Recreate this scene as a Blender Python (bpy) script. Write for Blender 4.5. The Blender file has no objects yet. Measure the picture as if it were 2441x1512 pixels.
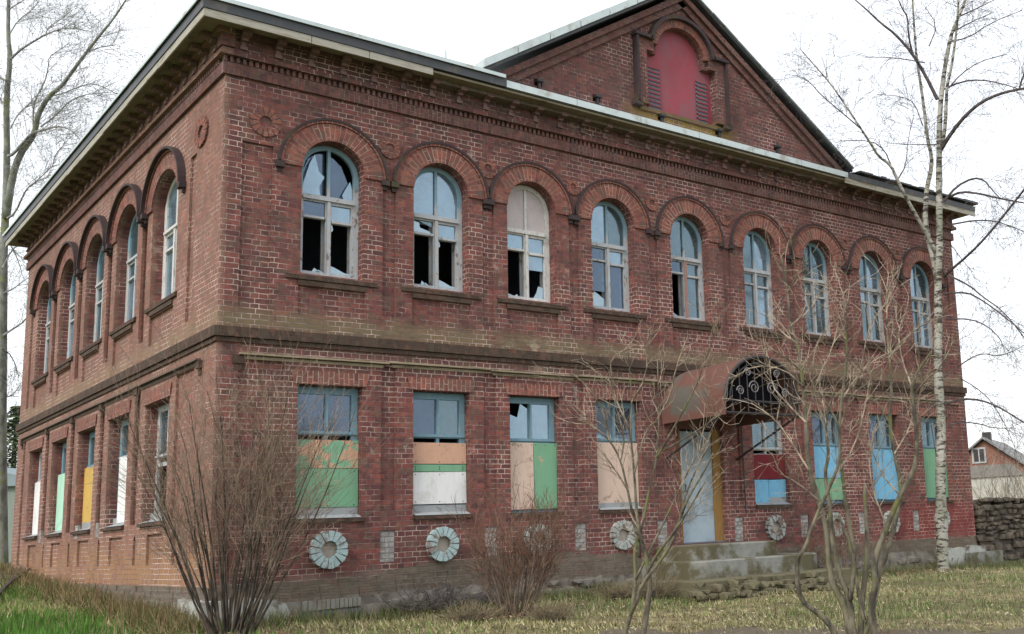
import bpy, bmesh, math, random
import numpy as np
from mathutils import Vector, Matrix
from mathutils.geometry import tessellate_polygon
PI = math.pi
S = 1.9                                   # metres per facade unit (one front bay)
sc = bpy.context.scene
COL = sc.collection
R = math.radians
# ---------------------------------------------------------------- camera
W_, H_ = 2441.0, 1512.0                   # measuring grid of the photograph
CF, PPX, PPY = 2599.17, 498.13, 56.74
CPOS = np.array([-2.70687, -8.76409, 0.82093])
YAW, PITCH, ROLL = 0.737413, 0.168735, -0.046635
cy_, sy_ = math.cos(YAW), math.sin(YAW)
FWD = np.array([sy_*math.cos(PITCH), cy_*math.cos(PITCH), math.sin(PITCH)])
RT0 = np.array([cy_, -sy_, 0.0]); UP0 = np.cross(RT0, FWD)
RT = math.cos(ROLL)*RT0 + math.sin(ROLL)*UP0
UP = -math.sin(ROLL)*RT0 + math.cos(ROLL)*UP0
cd = bpy.data.cameras.new('camera'); cam = bpy.data.objects.new('camera', cd); COL.objects.link(cam)
cam.matrix_world = Matrix(((RT[0], UP[0], -FWD[0], CPOS[0]*S), (RT[1], UP[1], -FWD[1], CPOS[1]*S),
                           (RT[2], UP[2], -FWD[2], CPOS[2]*S), (0, 0, 0, 1)))
cd.sensor_width = 36; cd.lens = CF/W_*36; cd.shift_x = -PPX/W_; cd.shift_y = PPY/W_
cd.clip_start = 0.1; cd.clip_end = 3000
sc.camera = cam
def at(px, py, d):                        # a point d units ahead along the sight line of a measured point
    v = CPOS + (FWD + RT*(px-W_/2-PPX)/CF - UP*(py-H_/2-PPY)/CF)*d
    return Vector((float(v[0]), float(v[1]), float(v[2])))
# ---------------------------------------------------------------- world, sun, exposure
w = bpy.data.worlds.new('World'); sc.world = w; w.use_nodes = True
nt = w.node_tree; nt.nodes.clear()
sky = nt.nodes.new('ShaderNodeTexSky'); sky.sky_type = 'NISHITA'; sky.sun_disc = False
SUN_EL, SUN_ROT = R(42), R(250)
sky.sun_elevation = SUN_EL; sky.sun_rotation = SUN_ROT; sky.dust_density = 4; sky.air_density = 1.0
bg1 = nt.nodes.new('ShaderNodeBackground'); bg1.inputs[1].default_value = 0.05
bg2 = nt.nodes.new('ShaderNodeBackground')                      # the even cloud cover
bg2.inputs[0].default_value = (0.97, 0.985, 1.0, 1); bg2.inputs[1].default_value = 0.95
add = nt.nodes.new('ShaderNodeAddShader'); out = nt.nodes.new('ShaderNodeOutputWorld')
nt.links.new(sky.outputs[0], bg1.inputs[0]); nt.links.new(bg1.outputs[0], add.inputs[0])
nt.links.new(bg2.outputs[0], add.inputs[1]); nt.links.new(add.outputs[0], out.inputs[0])
ld = bpy.data.lights.new('sun', 'SUN'); ld.energy = 1.5; ld.angle = R(14); ld.color = (1, .96, .9)
sun = bpy.data.objects.new('sun', ld); COL.objects.link(sun)
sd = Vector((math.cos(SUN_EL)*math.sin(SUN_ROT), math.cos(SUN_EL)*math.cos(SUN_ROT), math.sin(SUN_EL)))
sun.rotation_euler = sd.to_track_quat('Z', 'Y').to_euler()
sc.view_settings.view_transform = 'Standard'; sc.view_settings.look = 'None'
sc.view_settings.exposure = 0.38; sc.view_settings.gamma = 1
sc.render.resolution_x = 1024; sc.render.resolution_y = 634
sc.render.engine = 'CYCLES'
try:
    sc.cycles.max_bounces = 6; sc.cycles.transparent_max_bounces = 12
except Exception: pass
# ---------------------------------------------------------------- material helpers
class NT:
    def __init__(s, name):
        s.m = bpy.data.materials.new(name); s.m.use_nodes = True; s.t = s.m.node_tree
        s.b = s.t.nodes['Principled BSDF']; s.o = s.t.nodes['Material Output']
    def n(s, typ, **kw):
        nd = s.t.nodes.new('ShaderNode'+typ)
        for k, v in kw.items():
            if k.startswith('i_'):
                key = k[2:]; key = int(key) if key.isdigit() else key.replace('_', ' ')
                s.put(nd, key, v)
            else: setattr(nd, k, v)
        return nd
    def put(s, nd, key, v):
        if isinstance(v, bpy.types.NodeSocket): s.t.links.new(v, nd.inputs[key])
        elif isinstance(v, (tuple, list)) and len(v) == 3 and nd.inputs[key].type == 'RGBA': nd.inputs[key].default_value = (*v, 1)
        else: nd.inputs[key].default_value = v
    def noise(s, scale, vec=None, detail=3, rough=.5, dist=0.0):
        nd = s.n('TexNoise', i_Scale=scale, i_Detail=detail, i_Roughness=rough, i_Distortion=dist)
        if vec is not None: s.put(nd, 'Vector', vec)
        return nd.outputs['Fac']
    def pos(s): return s.n('NewGeometry').outputs['Position']
    def scale(s, vec, k):
        nd = s.n('VectorMath', operation='MULTIPLY'); s.put(nd, 0, vec); nd.inputs[1].default_value = k; return nd.outputs[0]
    def math(s, op, a, b=0.0, c=None, clamp=False):
        nd = s.n('Math', operation=op, use_clamp=clamp); s.put(nd, 0, a); s.put(nd, 1, b)
        if c is not None: s.put(nd, 2, c)
        return nd.outputs[0]
    def ramp(s, v, a, b, lo=0.0, hi=1.0):
        nd = s.n('MapRange', interpolation_type='SMOOTHSTEP'); s.put(nd, 0, v)
        for i, q in zip((1, 2, 3, 4), (a, b, lo, hi)): nd.inputs[i].default_value = q
        return nd.outputs[0]
    def mix(s, f, a, b, mode='MIX'):
        nd = s.n('Mix', data_type='RGBA', blend_type=mode); s.put(nd, 0, f)
        for i, q in ((6, a), (7, b)):
            if isinstance(q, (tuple, list)): nd.inputs[i].default_value = (*q[:3], 1)
            else: s.put(nd, i, q)
        return nd.outputs[2]
    def sep(s, v):
        nd = s.n('SeparateXYZ'); s.put(nd, 0, v); return nd.outputs
    def fin(s, col, rough=.9, bump=None, bd=.01, bs=.6, spec=.2):
        s.put(s.b, 'Base Color', col); s.put(s.b, 'Roughness', rough); s.b.inputs['Specular IOR Level'].default_value = spec
        if bump is not None:
            nd = s.n('Bump', i_Distance=bd, i_Strength=bs); s.put(nd, 'Height', bump); s.t.links.new(nd.outputs[0], s.b.inputs['Normal'])
        return s.m
def plain(name, col, var=.25, scale=6.0, rough=.85, stretch=None, bd=.004, dirt=None, dirtscale=2.0, thr=(.5, .7), spec=.2):
    k = NT(name); p = k.pos()
    if stretch: p = k.scale(p, stretch)
    n = k.noise(scale, p, 4, .6)
    c = k.mix(n, tuple(x*(1-var) for x in col), tuple(min(1, x*(1+var)) for x in col))
    if dirt is not None: c = k.mix(k.ramp(k.noise(dirtscale, p, 5, .65), *thr), c, dirt)
    return k.fin(c, rough, n, bd, .5, spec)

def brick(name, c1=(.305, .100, .082), c2=(.138, .054, .054), mort=(.58, .45, .40), stain=True, tint=None, bw=.262, rh=.083, ms=.0075, mortvis=(.40, .68)):
    k = NT(name); uv = k.n('UVMap').outputs[0]; p = k.pos()
    wob = k.n('TexNoise', i_Scale=2.2, i_Detail=2.0); k.put(wob, 'Vector', p)
    ofs = k.n('VectorMath', operation='MULTIPLY_ADD'); k.put(ofs, 0, wob.outputs['Color']); ofs.inputs[1].default_value = (.035, .02, 0); k.put(ofs, 2, uv)
    wob2 = k.n('TexNoise', i_Scale=11, i_Detail=2.0); k.put(wob2, 'Vector', p)
    of2 = k.n('VectorMath', operation='MULTIPLY_ADD'); k.put(of2, 0, wob2.outputs['Color']); of2.inputs[1].default_value = (.03, .016, 0); k.put(of2, 2, ofs.outputs[0])
    b = k.n('TexBrick', offset=.5, squash=.5, squash_frequency=2, offset_frequency=2, i_Scale=1.0, i_Mortar_Size=ms, i_Mortar_Smooth=.35, i_Bias=-.1, i_Brick_Width=bw, i_Row_Height=rh)
    k.put(b, 'Vector', of2.outputs[0]); k.put(b, 'Color1', (1, 1, 1)); k.put(b, 'Color2', (0, 0, 0)); k.put(b, 'Mortar', (.5, .5, .5))
    per = b.outputs['Color']; m = b.outputs['Fac']
    col = k.mix(per, c1, c2)
    fine = k.noise(14, p, 4, .65)
    blk = k.n('TexVoronoi', feature='F1', i_Scale=1.0); k.put(blk, 'Vector', k.scale(of2.outputs[0], (7.6, 12.0, 1)))
    bs_ = k.sep(blk.outputs['Color'])
    col = k.mix(k.ramp(bs_[0], .62, .95, 0, .6), col, (.075, .045, .048)); col = k.mix(k.ramp(bs_[1], .6, 1.0, 0, .5), col, (.26, .13, .095))
    col = k.mix(k.ramp(bs_[2], .62, 1.0, 0, .55), col, (.15, .115, .085))
    col = k.mix(k.ramp(fine, .3, .75), col, k.mix(.55, col, (.075, .045, .042)))
    spall = k.ramp(k.noise(3.3, k.scale(p, (1, 1, 2.6)), 4, .7), .62, .70)
    col = k.mix(k.math('MULTIPLY', spall, .62), col, (.34, .105, .055))
    big = k.noise(.55, p, 4, .6)
    col = k.mix(k.ramp(big, .42, .68, 0, .55), col, k.mix(.5, col, (.085, .062, .058)))
    sx = k.sep(p)
    if stain:
        def band(z, hw, th=(.35, .6), sc=1.7):
            d = k.math('ABSOLUTE', k.math('SUBTRACT', sx[2], z*S)); f = k.ramp(d, 0, hw*S, 1, 0)
            return k.math('MULTIPLY', f, k.ramp(k.noise(sc, p, 5, .7), *th))
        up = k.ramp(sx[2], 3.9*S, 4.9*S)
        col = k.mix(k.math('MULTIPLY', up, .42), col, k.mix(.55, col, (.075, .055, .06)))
        rough = k.ramp(k.noise(1.6, p, 7, .8), .56, .60); col = k.mix(k.math('MULTIPLY', rough, .42), col, (.10, .05, .045))
        drip = k.noise(1.0, k.scale(p, (3.2, 3.2, .42)), 4, .65)
        col = k.mix(k.ramp(drip, .52, .72, 0, .5), col, k.mix(.6, col, (.06, .05, .045)))
        pale = k.math('MULTIPLY', k.ramp(k.noise(.9, p, 5, .7), .60, .66), k.ramp(k.noise(9, p, 3), .45, .55))
        col = k.mix(k.math('MULTIPLY', pale, .5), col, (.42, .34, .29))
        ex = k.math('MULTIPLY', k.ramp(k.math('ABSOLUTE', k.math('SUBTRACT', sx[0], 2.85*S)), 0, .45*S, 1, 0), k.ramp(k.math('ABSOLUTE', k.math('SUBTRACT', sx[2], 2.5*S)), .05*S, .22*S, 1, 0))
        col = k.mix(k.math('MULTIPLY', ex, k.ramp(k.noise(5, p, 4, .7), .42, .58, 0, .8)), col, (.42, .37, .26))
        col = k.mix(k.math('MULTIPLY', band(2.60, .17, (.32, .5)), .75), col, (.17, .145, .085))
        col = k.mix(k.math('MULTIPLY', band(2.40, .12, (.4, .6)), .6), col, (.10, .085, .06))
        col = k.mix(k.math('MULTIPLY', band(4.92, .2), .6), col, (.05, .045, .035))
        hx = k.ramp(k.math('ABSOLUTE', k.math('SUBTRACT', sx[0], 4.85*S)), .45*S, .95*S, 1, 0)
        col = k.mix(k.math('MULTIPLY', k.math('MULTIPLY', band(5.26, .17, (.3, .48)), hx), .85), col, (.27, .19, .045))
        lowm = k.ramp(k.math('ADD', sx[2], k.math('MULTIPLY', k.noise(1.1, p, 4), .6)), .62*S+.3, .48*S+.3)
        lf = k.ramp(sx[0], .06, -.02)                       # mask of the side wall
        col = k.mix(k.math('MULTIPLY', k.math('MULTIPLY', lowm, .85), k.ramp(lf, 0, 1, 1, 0)), col, (.19, .165, .14))
        om = k.math('MULTIPLY', band(.66, .42, (.40, .54), 2.0), lf)
        col = k.mix(k.math('MULTIPLY', om, .62), col, (.33, .185, .05))
        lowl = k.math('MULTIPLY', k.ramp(sx[2], 1.15*S, .6*S), lf); col = k.mix(k.math('MULTIPLY', k.math('MULTIPLY', lowl, k.ramp(k.noise(2.2, p, 5, .7), .4, .6)), .55), col, (.27, .15, .07))
        col = k.mix(k.math('MULTIPLY', lf, .36), col, (.35, .215, .155))  # whole side wall mixed towards a lighter tan
        rp = k.math('MULTIPLY', k.ramp(sx[0], 7.4*S, 8.4*S), k.ramp(sx[2], 1.1*S, .9*S))
        col = k.mix(k.math('MULTIPLY', rp, .5), col, (.24, .035, .035))
    mv = k.ramp(k.math('ADD', k.math('MULTIPLY', k.noise(3.1, p, 4, .65), .5), k.math('MULTIPLY', k.noise(.62, p, 3, .6), .5)), mortvis[0]+.02, mortvis[1]-.04, .06, 1)
    mcol = k.mix(mv, k.mix(.55, col, (.10, .065, .06)), mort)
    col = k.mix(m, col, mcol)
    if tint is not None: col = k.mix(tint[1], col, tint[0])
    h = k.math('ADD', k.math('MULTIPLY', k.math('SUBTRACT', 1.0, m), 1.0), k.math('MULTIPLY', fine, .8))
    return k.fin(col, .92, h, .016, .8, .15)

M = {}
M['brick'] = brick('red_brick')
M['brick_arch'] = brick('arch_brick', c1=(.36, .13, .092), c2=(.22, .082, .066), stain=False, ms=.007, rh=.082, bw=.34, mort=(.42, .30, .26), mortvis=(.35, .65))
M['brick_dark'] = brick('weathered_trim_brick', c1=(.085, .04, .034), c2=(.05, .033, .03), stain=False, rh=.10, bw=.3, mort=(.12, .10, .08), tint=((.06, .055, .035), .35))
M['brick_frieze'] = brick('frieze_brick', c1=(.22, .095, .08), c2=(.12, .062, .06), stain=False, rh=.083, bw=.2, mort=(.26, .19, .18))
M['brick_white'] = brick('whitewashed_brick', c1=(.50, .53, .52), c2=(.42, .45, .46), mort=(.16, .15, .14), stain=False, ms=.008, tint=((.40, .36, .32), .2), mortvis=(.1, .2))
M['brick_grey'] = brick('grey_foundation_brick', c1=(.24, .20, .17), c2=(.14, .12, .10), mort=(.26, .23, .20), stain=False, tint=((.15, .14, .10), .35))
M['hood'] = plain('dark_mortar', (.050, .036, .038), .4, 9, .8, dirt=(.07, .06, .035), bd=.006)  # mottled dark tone for hood lines and rosette beds
M['roofmetal'] = plain('dark_roof_metal', (.05, .055, .062), .25, 3, .5, spec=.4, dirt=(.11, .10, .09))
M['tin'] = plain('pale_tin_flashing', (.50, .58, .60), .15, 4, .45, spec=.5, dirt=(.33, .34, .31), dirtscale=3)
M['fascia'] = plain('weathered_fascia_board', (.36, .345, .30), .3, 5, .85, stretch=(1, 1, 8), dirt=(.20, .17, .11), dirtscale=1.5)
M['soffit'] = plain('mossy_soffit_boards', (.21, .185, .13), .35, 3, .9, dirt=(.08, .075, .045), dirtscale=1.2)
M['ledge'] = plain('mossy_ledge_board', (.27, .23, .16), .35, 6, .9, stretch=(1, 1, 4), dirt=(.12, .10, .06), dirtscale=2.5)
def worn_paint():
    k = NT('worn_blue_grey_paint'); p = k.pos(); q = k.scale(p, (3, 3, 1)); n = k.noise(8, q, 4, .6)
    c = k.mix(n, (.27, .305, .335), (.49, .53, .56)); c = k.mix(k.ramp(k.noise(6, q, 6, .75), .50, .57), c, (.40, .36, .34)); c = k.mix(k.ramp(k.noise(9, k.scale(p, (1, 1, .5)), 5, .7), .58, .63), c, (.17, .155, .15))
    z = k.math('ADD', k.sep(p)[2], k.math('MULTIPLY', k.noise(3, p), .25))
    c = k.mix(k.ramp(z, 3.78*S+.12, 3.9*S+.12, 0, .8), c, (.16, .30, .38)); return k.fin(c, .7, n, .004, .5, .2)
M['paint'] = worn_paint()
M['paintblue'] = plain('worn_blue_paint', (.16, .27, .33), .25, 8, .7, stretch=(3, 3, 1), dirt=(.30, .32, .32), dirtscale=6, thr=(.58, .68))
M['paintwhite'] = plain('worn_white_paint', (.55, .55, .54), .25, 8, .7, stretch=(3, 3, 1), dirt=(.33, .28, .25), dirtscale=6)
M['interior'] = plain('dim_interior_plaster', (.14, .15, .185), .3, 2)  # dimness of rooms, slots and holes set in the colour
M['stone'] = plain('rough_fieldstone', (.17, .155, .135), .45, 5, .95, bd=.03, dirt=(.085, .08, .055), dirtscale=1.8)
M['plaster'] = plain('grey_plaster_footing', (.36, .37, .345), .25, 6, .95, bd=.01, dirt=(.14, .125, .10), dirtscale=2.2, thr=(.5, .62))
M['concrete'] = plain('weathered_concrete', (.24, .245, .225), .35, 7, .95, bd=.02, dirt=(.095, .095, .06), dirtscale=2.0, thr=(.44, .60))
M['bracket'] = plain('grimy_cast_bracket', (.20, .13, .12), .35, 8, .9, dirt=(.085, .06, .055), dirtscale=1.5)
M['moss'] = plain('mossy_brick_edge', (.15, .10, .06), .5, 6, .95, bd=.02, dirt=(.10, .11, .03), dirtscale=3)
M['rust'] = plain('rusty_brown_sheet', (.15, .072, .058), .25, 3, .7, dirt=(.115, .105, .09), dirtscale=1.1, thr=(.46, .6), spec=.25)
M['scroll'] = plain('grey_wrought_iron', (.16, .155, .17), .3, 8, .5, spec=.4)
M['black'] = plain('black_void', (.012, .011, .013), .2, 3, 1.0, spec=.0)
M['iron'] = plain('black_iron', (.03, .028, .03), .3, 8, .5, spec=.4)
M['doorsheet'] = plain('blue_grey_door_sheet', (.31, .385, .44), .2, 4, .65, spec=.3, dirt=(.20, .225, .235), dirtscale=1.7, thr=(.46, .66), bd=.015)
M['jamb'] = plain('ochre_door_jamb', (.25, .145, .05), .3, 8, .8, stretch=(3, 3, .6), dirt=(.16, .10, .05))
M['redpanel'] = plain('dull_red_paint', (.29, .062, .082), .16, 3, .65, spec=.25, dirt=(.235, .085, .105), dirtscale=2.4, thr=(.46, .62), stretch=(1, 1, .5))
def board(name, c, d=None, thr=(.55, .62), ds=4):
    k = NT(name); p = k.pos(); g = k.noise(6, k.scale(p, (6, 6, .6)), 4, .6)
    col = k.mix(g, tuple(x*.86 for x in c), tuple(min(1, x*1.1) for x in c))
    if d is not None: col = k.mix(k.ramp(k.noise(ds, k.scale(p, (1, 1, 1.5)), 6, .72), *thr), col, d)
    gr = k.noise(1.6, k.scale(p, (2, 2, .7)), 5, .7)
    col = k.mix(k.ramp(gr, .45, .75, 0, .45), col, k.mix(.6, col, (.12, .105, .085)))
    sp = k.noise(38, p, 2, .5); col = k.mix(k.ramp(sp, .70, .74, 0, .7), col, (.10, .08, .065))
    return k.fin(col, .8, g, .004, .6, .15)
M['b_green'] = board('green_board', (.18, .37, .235), (.48, .33, .24), (.62, .65), 3.5)
M['b_greenp'] = board('peeling_green_board', (.19, .42, .27), (.55, .34, .23), (.47, .50), 3)
M['b_peach'] = board('peach_board', (.56, .34, .24), (.46, .30, .22), (.5, .7))
M['b_pink'] = board('peeling_pink_board', (.60, .46, .38), (.34, .26, .21), (.58, .62), 5)
M['b_white'] = board('white_board', (.72, .73, .73), (.6, .6, .58), (.5, .7))
M['b_blue'] = board('sky_blue_board', (.17, .42, .63), (.20, .45, .62), (.4, .7))
M['b_red'] = board('dark_red_board', (.16, .022, .028), (.12, .03, .03))
M['b_mint'] = board('mint_board', (.40, .66, .52), (.34, .55, .44))
M['b_yellow'] = board('yellow_board', (.55, .36, .10), (.42, .30, .10))
M['b_paper'] = board('pinkish_paper', (.50, .45, .45), (.44, .42, .42))
M['b_gray'] = board('grey_plank', (.30, .32, .33), (.2, .2, .2))
def glass(name, tint, fac, rough=.05, haze=0.0, hz=(.4, .5, .55)):
    k = NT(name); t = k.t
    g = k.n('BsdfGlossy'); k.put(g, 'Color', tint); g.inputs['Roughness'].default_value = rough
    bmp = k.n('Bump', i_Distance=.01, i_Strength=.25); k.put(bmp, 'Height', k.noise(2.0, k.pos(), 2)); t.links.new(bmp.outputs[0], g.inputs['Normal'])
    tr = k.n('BsdfTransparent'); k.put(tr, 'Color', (.75, .82, .85))
    mx = k.n('MixShader'); mx.inputs[0].default_value = fac
    t.links.new(tr.outputs[0], mx.inputs[1]); t.links.new(g.outputs[0], mx.inputs[2]); res = mx
    if haze:
        df = k.n('BsdfDiffuse'); k.put(df, 'Color', hz); m2 = k.n('MixShader')
        k.put(m2, 0, k.math('MULTIPLY', k.ramp(k.noise(3.5, k.pos(), 4, .6), .3, .75, .45, 1.0), haze))
        t.links.new(mx.outputs[0], m2.inputs[1]); t.links.new(df.outputs[0], m2.inputs[2]); res = m2
    t.nodes.remove(k.b); t.links.new(res.outputs[0], k.o.inputs[0]); return k.m
M['gl_sky'] = glass('sky_reflecting_glass', (.56, .73, .86), .34, .08, .36, (.29, .41, .50))
M['gl_dark'] = glass('dusty_dark_reflection_glass', (.50, .66, .75), .20, .08, .22, (.20, .28, .31))  # darker copy of the sky glass: reflected trees put into tint, plus dust haze
M['gl_dim'] = glass('dim_glass', (.5, .62, .8), .15, .06, .22, (.15, .20, .28))
M['shard'] = glass('broken_glass', (.6, .75, .85), .4, .1, .5, (.40, .50, .55))
def bark(name, c, dark, lich=None, sc_=9, thr=(.35, .65)):
    k = NT(name); p = k.pos(); n = k.noise(sc_, k.scale(p, (1, 1, .4)), 5, .65)
    c_ = k.mix(k.ramp(n, *thr), dark, c)
    if lich: c_ = k.mix(k.ramp(k.noise(2.5, p, 4, .6), .52, .66), c_, lich)
    return k.fin(c_, .9, n, .01, .6)
M['bark_brown'] = bark('brown_twig_bark', (.25, .19, .14), (.10, .075, .055))
M['bark_tan'] = bark('tan_twig_bark', (.35, .29, .22), (.13, .105, .08), thr=(.4, .6))
M['bark_green'] = bark('mossy_bark', (.20, .18, .13), (.06, .055, .045), (.14, .15, .06))
M['bark_grey'] = bark('grey_bark', (.27, .28, .25), (.12, .125, .11), (.20, .22, .10), 5)
M['bark_stem'] = bark('brown_grey_stem_bark', (.125, .10, .078), (.035, .03, .025), thr=(.4, .62))
M['bark_red'] = bark('reddish_twig_bark', (.19, .11, .075), (.08, .05, .04))
M['bark_dark'] = bark('dark_twig_bark', (.12, .10, .10), (.05, .045, .05))
def birch():
    k = NT('birch_bark'); p = k.pos()
    a = k.noise(2.4, k.scale(p, (1.3, 1.3, 5)), 5, .75); b = k.noise(1.2, p, 3)
    c = k.mix(k.ramp(b, .35, .7), (.47, .465, .425), (.27, .28, .22))
    c = k.mix(k.ramp(a, .50, .57), c, (.06, .052, .048))
    c = k.mix(k.ramp(k.noise(7, k.scale(p, (1, 1, .5)), 3), .6, .72), c, (.12, .11, .09))
    return k.fin(c, .85, a, .01, .5)
M['birch'] = birch()
# ---------------------------------------------------------------- mesh helpers (built in units, linked in metres)
def FRT(u, v, w): return (u, -w, v)       # front facade: u along, v up, w outwards
def LFT(u, v, w): return (-w, u, v)       # left facade
class MB:
    def __init__(s): s.v = []; s.f = []; s.uv = []; s.mi = []; s.cur = 0
    def face(s, pts, uv=None):
        i = len(s.v); s.v += [tuple(p) for p in pts]; s.f.append(list(range(i, i+len(pts)))); s.mi.append(s.cur)
        if uv is None:
            a, b, c = (Vector(p) for p in pts[:3]); n = (b-a).cross(c-a)
            if n.length < 1e-12 and len(pts) > 3: n = (Vector(pts[2])-a).cross(Vector(pts[3])-a)
            x, y, z = abs(n.x), abs(n.y), abs(n.z)
            if z >= x and z >= y: uv = [(p[0]*S, p[1]*S) for p in pts]
            elif y >= x: uv = [(p[0]*S, p[2]*S) for p in pts]
            else: uv = [(p[1]*S+.13, p[2]*S) for p in pts]
        s.uv.append(uv)
    def box(s, x0, x1, y0, y1, z0, z1):
        P = [(x, y, z) for x in (x0, x1) for y in (y0, y1) for z in (z0, z1)]
        for q in ((0, 1, 3, 2), (4, 6, 7, 5), (0, 4, 5, 1), (2, 3, 7, 6), (0, 2, 6, 4), (1, 5, 7, 3)): s.face([P[i] for i in q])
    def fbox(s, F, u0, u1, v0, v1, w0, w1, soldier=False):
        c = lambda u, v, w: F(u, v, w)
        P = [c(u, v, w) for u in (u0, u1) for v in (v0, v1) for w in (w0, w1)]
        for q in ((0, 1, 3, 2), (4, 6, 7, 5), (0, 4, 5, 1), (2, 3, 7, 6), (0, 2, 6, 4), (1, 5, 7, 3)):
            pts = [P[i] for i in q]; uv = None
            if soldier:
                uu = [[u0, u1][i >> 2] for i in q]; vv = [[v0, v1][(i >> 1) & 1] for i in q]; ww = [[w0, w1][i & 1] for i in q]
                uv = [((b+d)*S, a*S+d*S*.01) for a, b, d in zip(uu, vv, ww)]
            s.face(pts, uv)
    def solid(s, F, outer, holes, w0, w1, back=True):
        loops = [[Vector((a, b, 0)) for a, b in L] for L in [outer]+holes]
        flat = [q for L in loops for q in L]
        for t in tessellate_polygon(loops):
            pts = [flat[i] for i in t]
            s.face([F(q.x, q.y, w1) for q in pts])
            if back: s.face([F(q.x, q.y, w0) for q in reversed(pts)])
        for L in [outer]+holes:
            n = len(L)
            for i in range(n):
                a, b = L[i], L[(i+1) % n]
                s.face([F(a[0], a[1], w0), F(b[0], b[1], w0), F(b[0], b[1], w1), F(a[0], a[1], w1)])
    def ring(s, F, uc, vc, a0, b0, a1, b1, w0, w1, t0=0.0, t1=PI, n=20):
        pt = lambda a, b, t: (uc+a*math.cos(t), vc+b*math.sin(t))
        arc = 0
        for i in range(n):
            ta, tb = t0+(t1-t0)*i/n, t0+(t1-t0)*(i+1)/n
            p0, p1, q0, q1 = pt(a0, b0, ta), pt(a0, b0, tb), pt(a1, b1, ta), pt(a1, b1, tb)
            m = math.dist(((p0[0]+q0[0])/2, (p0[1]+q0[1])/2), ((p1[0]+q1[0])/2, (p1[1]+q1[1])/2))
            r = (b1-b0)*S; A, B = arc*S, (arc+m)*S; arc += m
            s.face([F(*p0, w1), F(*q0, w1), F(*q1, w1), F(*p1, w1)], [(0, A), (r, A), (r, B), (0, B)])
            d = (w1-w0)*S
            s.face([F(*p0, w0), F(*p0, w1), F(*p1, w1), F(*p1, w0)], [(-d, A), (0, A), (0, B), (-d, B)])
            s.face([F(*q0, w1), F(*q0, w0), F(*q1, w0), F(*q1, w1)], [(r, A), (r+d, A), (r+d, B), (r, B)])
        if t1-t0 < 2*PI-.01:
            for t in (t0, t1):
                p, q = pt(a0, b0, t), pt(a1, b1, t); s.face([F(*p, w0), F(*q, w0), F(*q, w1), F(*p, w1)])
    def tube(s, pts, r0, r1=None, n=5, cap=True):
        if r1 is None: r1 = r0
        m = len(pts)
        if m < 2: return
        rad = r0 if isinstance(r0, (list, tuple)) else [r0+(r1-r0)*i/(m-1) for i in range(m)]
        P = [Vector(p) for p in pts]; ref = None; rings = []
        for i in range(m):
            t = (P[min(i+1, m-1)]-P[max(i-1, 0)])
            t = t.normalized() if t.length > 1e-9 else Vector((0, 0, 1))
            if ref is None: ref = t.orthogonal().normalized()
            ref = ref-t*ref.dot(t); ref = ref.normalized() if ref.length > 1e-6 else t.orthogonal().normalized()
            bi = t.cross(ref); k = len(s.v)
            for j in range(n):
                a = 2*PI*j/n; q = P[i]+(ref*math.cos(a)+bi*math.sin(a))*rad[i]; s.v.append((q.x, q.y, q.z))
            rings.append(k)
        for i in range(m-1):
            for j in range(n):
                j2 = (j+1) % n
                s.f.append([rings[i]+j, rings[i]+j2, rings[i+1]+j2, rings[i+1]+j]); s.uv.append(None); s.mi.append(s.cur)
        if cap and n > 3:
            s.f.append([rings[-1]+j for j in range(n)]); s.uv.append(None); s.mi.append(s.cur)
            s.f.append([rings[0]+n-1-j for j in range(n)]); s.uv.append(None); s.mi.append(s.cur)
    def build(s, name, mats, parent=None, smooth=False, recalc=False, label=None):
        me = bpy.data.meshes.new(name)
        o0 = Vector((0, 0, 0))
        me.from_pydata([(x*S, y*S, z*S) for x, y, z in s.v], [], s.f)
        if not isinstance(mats, (list, tuple)): mats = [mats]
        for m in mats: me.materials.append(m)
        if len(mats) > 1: me.polygons.foreach_set('material_index', s.mi)
        if any(u is not None for u in s.uv):
            L = me.uv_layers.new(name='UVMap'); fl = []
            for f, u in zip(s.f, s.uv):
                if u is None: fl += [0.0, 0.0]*len(f)
                else:
                    for q in u: fl += [q[0], q[1]]
            L.data.foreach_set('uv', fl)
        if recalc:
            b = bmesh.new(); b.from_mesh(me); bmesh.ops.remove_doubles(b, verts=b.verts, dist=1e-5)
            bmesh.ops.recalc_face_normals(b, faces=b.faces); b.to_mesh(me); b.free()
        if smooth: me.polygons.foreach_set('use_smooth', [True]*len(me.polygons))
        o = bpy.data.objects.new(name, me); COL.objects.link(o)
        if parent is not None: o.parent = parent; o.matrix_parent_inverse = Matrix.Translation(-parent.location)
        if label: o['label'] = label
        return o
def empty(name, loc, label, cat, group=None):
    o = bpy.data.objects.new(name, None); COL.objects.link(o); o.location = Vector(loc)*S
    o.empty_display_size = .3; o['label'] = label; o['category'] = cat
    if group: o['group'] = group
    return o
def tag(o, label=None, cat=None, group=None, kind=None):
    for k, v in (('label', label), ('category', cat), ('group', group), ('kind', kind)):
        if v: o[k] = v
    return o
def rect(u0, u1, v0, v1): return [(u0, v0), (u1, v0), (u1, v1), (u0, v1)]
def archshape(uc, a, b, z0, zc, n=16):
    return [(uc-a, z0), (uc+a, z0)]+[(uc+a*math.cos(PI*i/n), zc+b*math.sin(PI*i/n)) for i in range(n+1)]
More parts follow.
